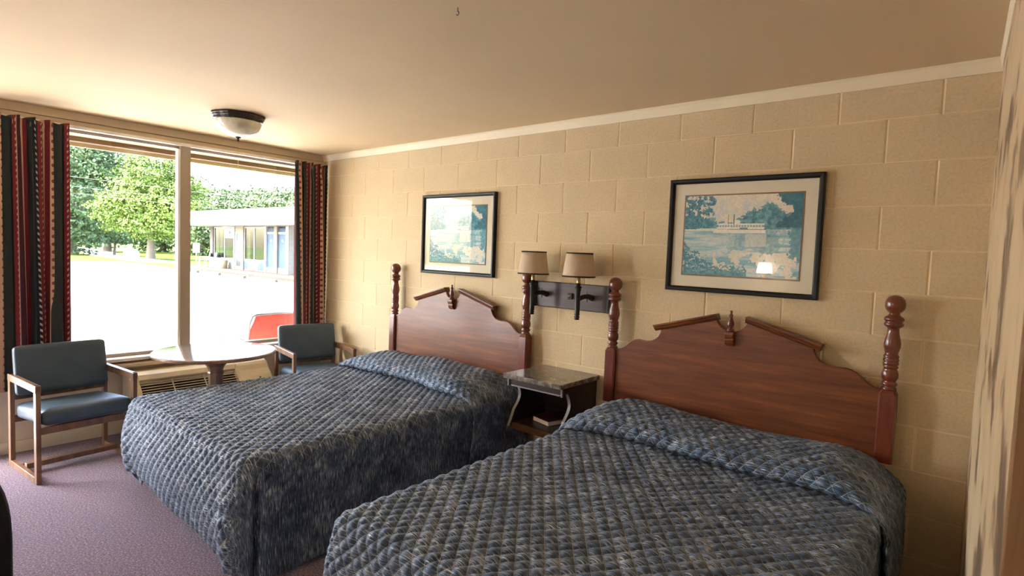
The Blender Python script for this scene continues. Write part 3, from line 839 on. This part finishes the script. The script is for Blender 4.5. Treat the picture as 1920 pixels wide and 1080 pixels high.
def make_armchair(loc, rot, label):
    t = thing('armchair', label, 'chair', loc, rot, 'blue vinyl armchairs by the window')
    W, D, HA, p = .56, .53, .62, .036
    for sy in (-1, 1):
        y0 = sy * W / 2; y1 = y0 - sy * .026; a, b = min(y0, y1), max(y0, y1)
        obj('front_post', MB().box(D / 2 - .042, D / 2, a, b, 0, HA), 'chair_wood', t, .003)
        obj('rear_post', MB().box(-D / 2, -D / 2 + .042, a, b, 0, HA), 'chair_wood', t, .003)
        obj('armrest', MB().box(-D / 2, D / 2, a - .002, b + .002, HA - .046, HA), 'chair_wood', t, .004)
        obj('runner', MB().box(-D / 2 + .042, D / 2 - .042, a, b, 0, .042), 'chair_wood', t, .003)
    obj('stretcher', MB().box(-.05, -.008, -W / 2 + .026, W / 2 - .026, .028, .062), 'chair_wood', t, .003)
    obj('seat_rail', MB().box(D / 2 - .060, D / 2 - .036, -W / 2 + .026, W / 2 - .026, .30, .345), 'chair_wood', t, .003)
    obj('seat_rail', MB().box(-D / 2 + .004, -D / 2 + .030, -W / 2 + .026, W / 2 - .026, .29, .335), 'chair_wood', t, .003)
    obj('back_rail', MB().box(-D / 2 + .002, -D / 2 + .026, -W / 2 + .026, W / 2 - .026, .44, .50), 'chair_wood', t, .003)
    s = obj('seat', rbox(-.235, .275, -.250, .250, -.052, .052, .036, .014), 'vinyl', t); weld(s)
    s.location = (-.005, 0, .388); s.rotation_euler = (0, math.radians(-5), 0)
    b = obj('backrest', rbox(-.032, .032, -.262, .262, -.165, .165, .026, .006), 'vinyl', t); weld(b)
    b.location = (-.205, 0, .640); b.rotation_euler = (0, math.radians(-11), 0)
    return t
make_armchair((.50, -2.155, 0), math.radians(5.5), 'blue vinyl armchair with wooden frame in front of the left curtain')
make_armchair((.535, -.375, 0), math.radians(-11), 'blue vinyl armchair with wooden frame in the corner behind the bed')

# ================================================================= ROUND TABLE
t = thing('round_table', 'small round pedestal table with a glossy top in front of the window', 'table', (.855, -1.38, 0))
obj('table_top', MB().lathe([(0, .712), (.385, .712), (.405, .716), (.413, .722), (.413, .734), (.408, .740), (.40, .742), (0, .742)], (0, 0, 0), 72), 'table_wood', t)
obj('edge_band', MB().lathe([(.4135, .721), (.4145, .728), (.4135, .735)], (0, 0, 0), 72), 'chair_wood', t)
ped = [(.0, .05), (.085, .05), (.075, .075), (.055, .10), (.050, .14), (.050, .56), (.056, .575), (.050, .585), (.050, .60), (.060, .625), (.085, .655), (.088, .712), (0, .712)]
obj('pedestal', MB().lathe(ped, (0, 0, 0), 8, False, math.pi / 8), 'chair_wood', t, .003)
for k in range(4):
    a = math.pi / 4 + k * math.pi / 2
    mb = MB(); pr_ = [(.03, .05), (.03, .11), (.12, .085), (.26, .045), (.29, .03), (.29, 0), (.25, 0), (.20, .02), (.10, .045)]
    mb.prism(pr_, 'y', -.022, .022)
    o = obj('foot', mb, 'chair_wood', t, .003); o.rotation_euler = (0, 0, a)

# ================================================================= AIR CONDITIONER
def make_ac():
    y0, y1 = -1.745, -.665; L = y1 - y0
    t = thing('air_conditioner', 'cream wall air conditioner with dark louvres under the window', 'air conditioner', (.012, (y0 + y1) / 2, .07))
    a, b = -L / 2, L / 2
    prof = [(.015, 0), (.33, 0), (.355, .02), (.36, .22), (.345, .265), (.30, .315), (.25, .36), (.225, .395), (.20, .418), (.16, .430), (.015, .430)]
    # body split into left cheek, recessed middle, right cheek
    obj('end_cap', MB().prism(prof, 'y', a, a + .055), 'ac_plastic', t, .012, 3)
    obj('control_housing', MB().prism(prof, 'y', b - .30, b), 'ac_plastic', t, .020, 4)
    mid = [(.015, 0), (.33, 0), (.355, .02), (.36, .22), (.345, .250), (.300, .262), (.215, .335), (.205, .385), (.16, .430), (.015, .430)]
    obj('front_panel', MB().prism(mid, 'y', a + .055, b - .30), 'ac_plastic', t)
    obj('louvre_recess', MB().prism([(.298, .270), (.218, .338), (.210, .332), (.290, .262)], 'y', a + .06, b - .305), 'ac_dark', t)
    obj('top_strip', MB().prism([(.15, .424), (.205, .404), (.228, .375), (.235, .385), (.21, .418), (.155, .438)], 'y', a + .055, b - .30), 'ac_plastic', t, .002)
    for k in range(6):
        f = (k + .5) / 6; x = .225 + .10 * f; z = .372 - .10 * f
        mb = MB(); mb.prism([(x - .018, z - .008), (x + .010, z - .004), (x + .010, z + .001), (x - .018, z - .003)], 'y', a + .058, b - .302)
        obj('louvre', mb, 'ac_plastic', t)
    for yy in (a + .28, a + .52):
        obj('louvre_rib', MB().prism([(.232, .372), (.336, .270), (.330, .262), (.226, .362)], 'y', yy - .003, yy + .003), 'ac_plastic', t)
    obj('control_lid', MB().prism([(.348, .268), (.304, .318), (.254, .363), (.229, .398), (.203, .421), (.198, .414), (.222, .392), (.247, .357), (.297, .312), (.342, .262)], 'y', b - .285, b - .02), 'ac_plastic', t, .002)
    ld = obj('logo_dot', MB().lathe([(.008, 0), (.008, .002), (0, .002)], (0, 0, 0), 12), 'bronze', t)
    ld.location = (.322, b - .12, .296); ld.rotation_euler = (0, math.radians(48), 0)
    for y_ in (a + .05, b - .09): obj('stand', MB().box(.06, .30, y_, y_ + .04, -.07, 0), 'ac_dark', t)
make_ac()

# ================================================================= CURTAINS + RAIL
def make_curtain(ya, yb, label, folds, seed, x0=.112, ztop=2.335, zbot=.47, u0=0.0, amp=.050):
    r = np.random.RandomState(seed)
    n = folds * 26; m = 60
    q = np.linspace(0, 1, n)
    ph = np.cumsum(r.uniform(.75, 1.25, folds + 2)); ph = ph / ph[-1]
    warp = np.interp(q, np.linspace(0, 1, folds + 2), np.concatenate([[0], ph[1:-1], [1]])) 
    A = np.interp(q, np.linspace(0, 1, folds + 1), r.uniform(.7, 1.25, folds + 1))
    zs = np.linspace(ztop, zbot, m)
    P = np.zeros((n, m, 3))
    th = 2 * math.pi * folds * warp
    for j, z in enumerate(zs):
        f = (ztop - z) / (ztop - zbot)
        head = math.exp(-((f - .045) / .03) ** 2)          # pinched heading
        a = amp * (.75 + .5 * f) * (1 - .55 * head)
        sway = .018 * f * np.sin(q * 9 + seed) + .02 * f * math.sin(seed)
        P[:, j, 0] = x0 + A * a * np.sin(th + .5 * f * np.sin(3 * q * math.pi + seed)) + .25 * a * np.sin(2 * th + 1)
        P[:, j, 1] = ya + (yb - ya) * q + (.018 + .010 * f) * np.sin(2 * th + .6) + sway
        P[:, j, 2] = z + (.012 * np.sin(th * 1.0 + 1) if j == 0 else 0)
    mid = P[:, m // 2]; al = np.concatenate([[0], np.linalg.norm(np.diff(mid, axis=0), axis=1)]).cumsum() + u0
    UV = np.stack([np.broadcast_to(al[:, None], (n, m)), np.broadcast_to((ztop - zs)[None, :], (n, m))], -1)
    t = thing('curtain', label, 'curtain', (0, 0, 0))
    o = bpy.data.objects.new('drape', uvmesh('drape', [(P, UV, False)], 'curtain')); COL.objects.link(o); o.parent = t
    s = o.modifiers.new('solid', 'SOLIDIFY'); s.thickness = .0025
    hm = MB()
    for k in range(folds):
        i = int((k + .5) / folds * n); p = P[i, 1]
        hk = MB().tube([(p[0], p[1], p[2] - .02), (p[0] + .004, p[1], p[2] + .008), (.052, p[1], p[2] + .010)], .002, 6); obj('hook', hk, 'brass', t)
    return t
make_curtain(-2.60, -2.095, 'red, tan and dark green striped curtain at the left of the window, behind the armchair', 6, 3, amp=.040)
make_curtain(-.36, -.03, 'narrow red, tan and dark green striped curtain at the wall corner right of the window', 5, 8, u0=.12, amp=.040)
rail = thing('curtain_rail', 'long white curtain rail under the header board over the window', 'curtain rail', (0, 0, 2.335))
obj('track', MB().box(.024, .048, -2.64, -.01, -.012, .012), 'rail_white', rail, .003)
for yy in (-2.4, -1.28, -.2): obj('bracket', MB().box(.0, .03, yy - .012, yy + .012, -.010, .010), 'rail_white', rail)

# ================================================================= CEILING LIGHT
t = thing('ceiling_light', 'alabaster glass bowl ceiling light with dark bronze rim and pull chain', 'lamp', (1.05, -1.32, H))
rad = lambda k: (1.0, .965, .93, .965)[k % 4] if True else 1
obj('rim', MB().lathe([(.165, 0), (.182, -.002), (.184, -.012), (.176, -.018), (.176, -.026), (.168, -.032), (.166, -.046), (.150, -.050)], (0, 0, 0), 32, False, 0, rad), 'bronze', t, .0015)
bp = [(.152 * math.cos(a), -.048 - .106 * math.sin(a)) for a in np.linspace(0, math.pi / 2 * .97, 18)]
obj('glass_bowl', MB().lathe(bp, (0, 0, 0), 40), 'alabaster', t)
obj('finial', MB().lathe([(0, -.148), (.018, -.150), (.022, -.155), (.010, -.161), (.006, -.168), (.008, -.176), (.005, -.184), (0, -.186)], (0, 0, 0), 16), 'bronze', t)
obj('pull_chain', MB().tube([(0.004, 0, -.18), (.004, .001, -.27), (.004, 0, -.385)], .0011, 6), 'brass', t)
hk = MB().tube([(3.613, -1.673, H), (3.613, -1.673, H - .014)] + [(3.613 + .007 * math.sin(a), -1.673, H - .021 + .007 * math.cos(a)) for a in np.linspace(0, 4.4, 10)], .0016, 6)
tag(obj('ceiling_hook', hk, 'bronze'), 'tiny dark cup hook screwed into the bare ceiling', 'hook')

# ================================================================= BLACK DESK CHAIR at the left frame edge
t = thing('desk_chair', 'black rounded chair back at the bottom left edge of the photo', 'chair', (3.15, -3.146, 0), 0)
bk = rbox(-.028, .028, -.262, .262, -.29, .29, .028, .0); 
def round_back(mb):
    out = []
    for x, y, z in mb.v:
        k = math.sqrt(max(0.0, 1 - min(1, abs(z / .295)) ** 3.2)); out.append((x, y * (.55 + .45 * k), z))
    mb.v = out; return mb
o = obj('backrest', round_back(bk), 'black_plastic', t); weld(o); o.location = (.05, 0, .66)
o = obj('seat', rbox(-.24, .22, -.24, .24, -.035, .035, .03, .01), 'black_plastic', t); weld(o); o.location = (-.21, 0, .46)
obj('back_bar', MB().tube([(.06, 0, .55), (.05, 0, .44), (-.02, 0, .415), (-.2, 0, .415)], .018, 8), 'black_plastic', t)
obj('column', MB().lathe([(.03, .08), (.03, .26), (.018, .26), (.018, .42)], (-.2, 0, 0), 14), 'black_iron', t)
for k in range(5):
    a = k * 2 * math.pi / 5 + .3
    obj('base_arm', MB().tube([(-.2, 0, .10), (-.2 + .26 * math.cos(a), .26 * math.sin(a), .065)], [.024, .016], 8).lathe([(.0, 0), (.026, .004), (.026, .045), (0, .05)], (-.2 + .25 * math.cos(a), .25 * math.sin(a), 0), 12), 'black_plastic', t)

# ================================================================= OUTSIDE
def patio_chair(loc, rot, label, sling, frame, group=None):
    t = thing('patio_chair', label, 'chair', loc, rot, group)
    w = .29
    for sy in (-1, 1):
        y = sy * w
        obj('side_frame', MB().tube([(.30, y, 0), (.27, y, .38), (.24, y, .42), (-.14, y, .36), (-.20, y, .40), (-.30, y * .99, .78), (-.315, y * .93, .845), (-.318, y * .80, .86)], .013, 8)
            .tube([(-.34, y, 0), (-.26, y, .40), (-.22, y, .60), (.24, y, .60), (.28, y, .56), (.27, y, .38)], .013, 8), frame, t)
    obj('top_rail', MB().tube([(-.318, -w * .82, .86), (-.322, 0, .866), (-.318, w * .82, .86)], .013, 8), frame, t)
    pts = np.array([(.25, .415), (.05, .375), (-.13, .362), (-.19, .40), (-.235, .56), (-.28, .72), (-.316, .855)])
    wd = np.array([.278, .278, .278, .278, .278, .272, .235])
    k = np.linspace(0, 6, 40); px = np.interp(k, range(7), pts[:, 0]); pz = np.interp(k, range(7), pts[:, 1]); pw = np.interp(k, range(7), wd)
    s = np.linspace(-1, 1, 14); P = np.zeros((40, 14, 3))
    for i in range(40):
        P[i, :, 0] = px[i] - .012 * (1 - s ** 2) * (px[i] < -.18); P[i, :, 1] = s * pw[i]; P[i, :, 2] = pz[i] - .02 * (1 - s ** 2) * (px[i] > -.15) + .003 * np.sin(s * 7 + i)
    o = obj('sling', MB(), sling, t) if False else None
    mb = MB(); mb.grid(P, True); so = obj('sling', mb, sling, t, fix=False)
    sm = so.modifiers.new('solid', 'SOLIDIFY'); sm.thickness = .004
    return t
patio_chair((-.62, -.285, -.02), math.pi, 'red sling patio chair with grey frame just outside the window', 'red_sling', 'grey_metal')

# --- opposite motel wing
YW = 11.9
w = thing('motel_wing', 'low white-roofed motel wing with blue doors across the parking lot', 'building', (-26, YW, 0))
def wx(x): return x + 26
obj('porch_slab', MB().box(wx(-33.2), wx(-10), -1.55, 0, -.20, .02), 'concrete', w)
obj('brick_edge', MB().box(wx(-33.2), wx(-10), -1.62, -1.55, -.20, .0), 'brick_walk', w)
obj('porch_floor', MB().box(wx(-33.2), wx(-10), -1.54, -.01, .02, .03), 'brick_walk', w)
rf = obj('roof', MB().box(wx(-32.75), wx(-10), -1.2, 5.5, 2.56, 3.35), 'roof_white', w)
rg = MB(); rg.prism([(-1.2, 3.35), (5.5, 3.35), (2.2, 3.6)], 'x', wx(-32.75), wx(-10)); obj('roof_ridge', rg, 'roof_white', w)
obj('soffit', MB().box(wx(-32.75), wx(-10), -1.19, 0, 2.50, 2.56), 'wing_cream', w)
obj('wall', MB().box(wx(-31.9), wx(-10), .25, 5.4, 0, 2.5), 'wing_cream', w)
obj('interior', MB().box(wx(-31.4), wx(-24.9), .20, .24, .6, 2.45), 'far_dark', w)
for a, b, m in ((-31.88, -31.48, 'wing_brown'), (-28.66, -28.55, 'wing_white'), (-27.66, -27.42, 'wing_cream'), (-24.93, -24.78, 'wing_white'), (-23.90, -23.58, 'wing_cream'), (-22.68, -22.40, 'wing_white'), (-19.6, -19.3, 'wing_cream'), (-16, -15.7, 'wing_cream')):
    obj('post', MB().box(wx(a), wx(b), -.06, .25, .03, 2.5), m, w)
def far_window(x0, x1, z0, z1, mull):
    f = obj('window', MB().box(wx(x0), wx(x1), 0, .06, z1, z1 + .06).box(wx(x0), wx(x1), 0, .06, z0 - .06, z0).box(wx(x0), wx(x0) + .06, 0, .06, z0, z1).box(wx(x1) - .06, wx(x1), 0, .06, z0, z1).box(wx(mull) - .05, wx(mull) + .05, 0, .06, z0, z1), 'wing_white', w)
    for a, b in ((x0, mull), (mull, x1)): obj('pane', MB().box(wx(a) + .05, wx(b) - .05, .025, .03, z0, z1), 'far_glass', f)
    return f
f1 = far_window(-31.45, -28.68, .64, 2.42, -29.97)
f2 = far_window(-27.42, -24.93, .66, 2.42, -26.22)
obj('window_drape', MB().box(wx(-31.35), wx(-30.9), .08, .14, .64, 2.40).box(wx(-30.75), wx(-30.4), .08, .14, .64, 2.40), 'far_curtain', f1)
obj('window_drape', MB().box(wx(-27.2), wx(-26.85), .08, .14, .64, 2.25), 'far_curtain', f2)
obj('spandrel', MB().box(wx(-31.45), wx(-28.66), 0, .24, .03, .58), 'wing_white', w)
obj('spandrel', MB().box(wx(-27.42), wx(-24.93), .02, .24, .03, .60), 'wing_white', w)
for a, b in ((-27.36, -26.86), (-25.54, -24.98)): obj('blue_panel', MB().box(wx(a), wx(b), -.005, .02, .09, .52), 'wing_blue', w)
u = obj('wall_unit', MB().box(wx(-26.80), wx(-25.62), -.08, .02, .08, .50), 'wing_white', w, .01)
for k in range(3): obj('grille', MB().box(wx(-26.72), wx(-26.0), -.085, -.075, .14 + k * .12, .20 + k * .12), 'far_dark', u)
gd = obj('glass_door', MB().box(wx(-28.53), wx(-28.40), 0, .06, .03, 2.2).box(wx(-27.78), wx(-27.66), 0, .06, .03, 2.2).box(wx(-28.4), wx(-27.78), 0, .06, 2.10, 2.2).box(wx(-28.4), wx(-27.78), 0, .06, .03, .20).box(wx(-28.4), wx(-27.78), 0, .06, 1.08, 1.16), 'wing_white', w)
obj('pane', MB().box(wx(-28.4), wx(-27.78), .02, .03, .2, 1.08).box(wx(-28.4), wx(-27.78), .02, .03, 1.16, 2.10), 'far_dark', gd)
for (x, z, s) in ((-28.35, 1.62, .12), (-28.12, 1.70, .12), (-27.85, 1.62, .12), (-28.3, 1.42, .14), (-27.92, 1.42, .10)):
    obj('notice', MB().box(wx(x) - s / 2, wx(x) + s / 2, .012, .018, z - s / 2, z + s / 2), 'sign_white', gd)
obj('door_header', MB().box(wx(-28.55), wx(-27.66), 0, .10, 2.2, 2.5), 'bin_tan', w)
for a, b in ((-24.77, -23.91), (-23.56, -22.69)):
    d = obj('door', MB().box(wx(a), wx(b), .02, .07, .30, 2.10), 'wing_blue', w)
    obj('door_number', MB().lathe([(.07, 0), (.07, .01), (0, .01)], (0, 0, 0), 14), 'sign_white', d)
    d.children[0].location = (wx((a + b) / 2), .018, 1.74); d.children[0].rotation_euler = (math.pi / 2, 0, 0)
    obj('kick_plate', MB().box(wx(a), wx(b), .015, .07, .03, .30), 'wing_white', w)
    obj('transom', MB().box(wx(a), wx(b), .03, .06, 2.20, 2.42), 'wing_blue', w)
    obj('transom_rail', MB().box(wx(a), wx(b), .0, .08, 2.10, 2.20), 'wing_white', w)
obj('window', MB().box(wx(-22.2), wx(-19.8), .18, .24, .7, 2.4), 'far_glass', w)
sg = thing('hanging_sign', 'white board sign with dark emblem in the far office window', 'sign', (-29.16, YW - .05, 1.82))
obj('board', MB().box(-.50, .50, -.03, 0, 0, .56), 'sign_white', sg)
em = obj('emblem', MB().lathe([(.13, 0), (.13, .005), (0, .006)], (0, 0, 0), 20), 'sign_dark', sg); em.location = (.05, -.03, .33); em.rotation_euler = (math.pi / 2, 0, 0)
obj('emblem_bar', MB().box(-.15, .25, -.034, -.03, .12, .19), 'sign_dark', sg)
patio_chair((-31.65, YW - .46, .03), -math.pi / 2 - .3, 'blue patio chair at the left end of the far porch', 'blue_sling', 'wing_white', 'blue patio chairs on the far porch')
patio_chair((-30.80, YW - .46, .03), -math.pi / 2 - .2, 'blue patio chair beside the white rack on the far porch', 'blue_sling', 'wing_white', 'blue patio chairs on the far porch')
rk = thing('magazine_rack', 'white slatted rack on the far porch beside the blue chairs', 'rack', (-30.05, YW - .5, .03))
for k in range(4): obj('shelf', MB().box(-.38, .38, -.16, .16, .06 + k * .15, .10 + k * .15), 'white_metal', rk)
for sx in (-.38, .34): obj('side', MB().box(sx, sx + .04, -.17, .17, 0, .58), 'white_metal', rk)
obj('backing', MB().box(-.36, .36, .12, .15, .05, .56), 'far_dark', rk)
bn = thing('trash_bin', 'tan trash bin by the glass door of the far porch', 'bin', (-29.25, YW - .45, .03))
obj('body', MB().lathe([(.27, 0), (.33, .50), (.31, .50), (.26, .02)], (0, 0, 0), 20), 'bin_tan', bn)
obj('rim', MB().lathe([(.34, .48), (.34, .53), (.30, .53), (.30, .48), (.34, .48)], (0, 0, 0), 20), 'white_metal', bn)
for x, lab in ((-28.6, 'farthest concrete wheel stop before the far porch'), (-25.9, 'concrete wheel stop before the glass door of the far porch'), (-23.15, 'concrete wheel stop before the far window with blue panels'), (-20.1, 'nearest concrete wheel stop before the blue doors')):
    t = thing('wheel_stop', lab, 'wheel stop', (x, 9.45, -.15), .03, 'concrete wheel stops')
    obj('bar', MB().prism([(-.09, 0), (-.06, .13), (.06, .13), (.09, 0)], 'x', -1.05, 1.05), 'stop_concrete', t, .01)
    for sx in (-.7, .7): obj('pin', MB().lathe([(.02, .12), (.02, .14), (0, .142)], (sx, 0, 0), 8), 'bronze', t)

# --- trees
def tree(name, label, loc, trunk_h, trunk_r, blobs, nleaf, lsize, mat, seed, cat='tree', group='trees beyond the parking lot'):
    r = np.random.RandomState(seed)
    t = thing(name, label, cat, loc, 0, group)
    tr = MB().tube([(0, 0, -.1), (.02, 0, trunk_h * .4), (.08, .05, trunk_h), (.1, .05, trunk_h * 1.5)], [trunk_r * 1.3, trunk_r, trunk_r * .8, trunk_r * .4], 10)
    for k in range(5):
        a = r.uniform(0, 6.28); b = blobs[k % len(blobs)]
        tr.tube([(.08, .05, trunk_h * .9), ((b[0]) * .5, b[1] * .5, (trunk_h + b[2]) / 2), (b[0], b[1], b[2])], [trunk_r * .5, trunk_r * .35, trunk_r * .15], 6)
    obj('trunk', tr, 'bark', t)
    vol = np.array([b[3] * b[4] for b in blobs]); cnt = (nleaf * vol / vol.sum()).astype(int)
    V = []; F = []
    for b, c in zip(blobs, cnt):
        d = r.normal(size=(c, 3)); d /= np.linalg.norm(d, axis=1, keepdims=True)
        rr = r.uniform(.55, 1.0, (c, 1)) ** .6
        lum = 1 + .30 * np.sin(d[:, :1] * 10 + b[0]) * np.sin(d[:, 1:2] * 9 + b[1]) + .16 * np.sin(d[:, 2:] * 12)
        p = d * rr * lum * np.array([b[3], b[3], b[4]]) + np.array(b[:3])
        n = d * .7 + r.normal(size=(c, 3)) * .6 + np.array([0, 0, .35]); n /= np.linalg.norm(n, axis=1, keepdims=True)
        a = np.cross(n, r.normal(size=(c, 3))); a /= np.linalg.norm(a, axis=1, keepdims=True); bb = np.cross(n, a)
        s = lsize * r.uniform(.6, 1.3, (c, 1))
        q = np.stack([p - a * s, p - bb * s * .6, p + a * s, p + bb * s * .6], 1)
        V.append(q.reshape(-1, 3))
    V = np.concatenate(V); n = len(V) // 4
    me = bpy.data.meshes.new('crown'); me.from_pydata(V.tolist(), [], np.arange(4 * n).reshape(n, 4).tolist()); me.materials.append(M[mat])
    o = bpy.data.objects.new('crown', me); COL.objects.link(o); o.parent = t
    return t
G = -.17
tree('oak_tree', 'large bright green oak on the lawn in the left window pane', (-51.5, 14.8, G), 2.2, .33,
     [(-.6, -.6, 5.0, 2.9, 2.4), (1.0, 1.0, 4.6, 2.8, 2.2), (0, 0, 7.2, 2.3, 1.9), (1.2, 2.2, 6.2, 1.8, 1.8), (-1.2, -2.2, 4.2, 1.9, 1.6), (.5, .3, 3.0, 3.0, 1.2), (.8, 1.6, 8.3, 1.1, 1.0), (-.4, -.8, 8.6, .9, .6)], 30000, .115, 'oak_leaf', 1)
tree('pine_tree', 'tall blue-green tree at the left edge of the window', (-62.8, 11.6, G), 3, .4,
     [(0, 0, 9.5, 3.6, 3.0), (0, 0, 5.5, 4.0, 3.6), (0, .6, 12.5, 3.0, 2.4), (0, 0, 2.6, 3.4, 2.4), (1, 2.8, 9.0, 2.8, 2.4)], 24000, .165, 'dark_leaf', 2)
tree('shade_tree', 'dark tree standing behind the large oak', (-80, 19, G), 4, .4, [(0, 0, 8, 5.0, 5.0), (2, 4, 7, 4.5, 4.5), (-1, -4, 9, 4, 4), (0, 0, 3.5, 5, 2.5)], 14000, .25, 'dark_leaf', 3)
tree('shade_tree', 'dark tree deep behind the oak trunk beside the mullion', (-88, 28, G), 4, .4, [(0, 0, 6, 6, 5), (3, 5, 6, 5, 4.5), (0, 0, 2.5, 6, 2.5)], 10000, .28, 'dark_leaf', 4)
tree('sapling', 'small dark sapling on the lawn left of the oak trunk', (-63.4, 15.3, G), 1.3, .12, [(0, 0, 2.1, 1.2, .8), (.4, .6, 1.7, .8, .5)], 1200, .14, 'dark_leaf', 5)
tree('shade_tree', 'green tree just right of the window mullion', (-70, 26.2, G), 2, .3, [(0, 0, 2.8, 3.0, 2.7), (1, 2.2, 2.2, 2.4, 2.0), (0, -2, 5.0, 2, 1.7)], 9000, .17, 'mid_leaf', 6)
tree('roadside_tree', 'first pale green tree rising over the wing roof, beside the mullion', (-70, 28.8, G), 3, .4, [(0, 0, 6.2, 3.4, 2.6), (1.5, 2.4, 6.0, 2.8, 2.2)], 9000, .18, 'mid_leaf', 7, group='trees behind the wing roof')
tree('roadside_tree', 'second pale green tree rising over the wing roof', (-70, 33.0, G), 3, .4, [(0, 0, 6.4, 3.6, 2.9), (2, 3, 6.2, 3.2, 2.5)], 9000, .18, 'mid_leaf', 8, group='trees behind the wing roof')
tree('roadside_tree', 'third pale green tree rising over the wing roof', (-63, 32.6, G), 3, .4, [(0, 0, 6.4, 3.4, 2.8), (1.5, 3, 6.0, 3.2, 2.6)], 9000, .18, 'mid_leaf', 9, group='trees behind the wing roof')
tree('roadside_tree', 'rightmost pale green tree over the wing roof, by the curtain', (-57, 34.0, G), 3, .4, [(0, 0, 6.2, 3.6, 2.8), (2, 2, 6.0, 3.0, 2.6)], 9000, .18, 'mid_leaf', 10, group='trees behind the wing roof')

# --- power lines, sign post, white boulder
for k, (a, b, lab) in enumerate((((-51.18, 8.98, 6.36), (-44.42, 14.53, 5.59), 'topmost power line crossing the left window pane'),
                                 ((-51.13, 8.96, 5.60), (-44.38, 14.52, 4.91), 'middle power line crossing the left window pane'),
                                 ((-51.09, 8.95, 5.05), (-44.84, 14.10, 4.47), 'lowest power line crossing the left window pane'))):
    a, b = Vector(a), Vector(b); d = b - a; p0 = a - d * 3.0; p1 = b + d * 2.5
    pts = [p0 + (p1 - p0) * f - Vector((0, 0, .5 * (.25 - (f - .5) ** 2))) + Vector((0, 0, .11)) for f in np.linspace(0, 1, 17)]
    tag(obj('power_line', MB().tube(pts, .013, 6), 'wire'), lab, 'cable', 'power lines')
sp = thing('sign_post', 'small white sign on a post on the far lawn right of the mullion', 'sign', (-41.9, 14.9, -.20))
obj('post', MB().box(-.03, .03, -.03, .03, 0, 1.0), 'grey_metal', sp)
obj('panel', MB().box(-.02, .02, -.24, .24, .88, 1.62), 'sign_white', sp, .01)
o = rbox(-.50, .50, -.55, .55, -.05, .85, .38, .05)
tag(obj('white_boulder', o, 'gum_white'), 'rounded white boulder on the lawn left of the oak trunk', 'boulder').location = (-50.4, 13.0, -.17)
weld(bpy.data.objects['white_boulder'])
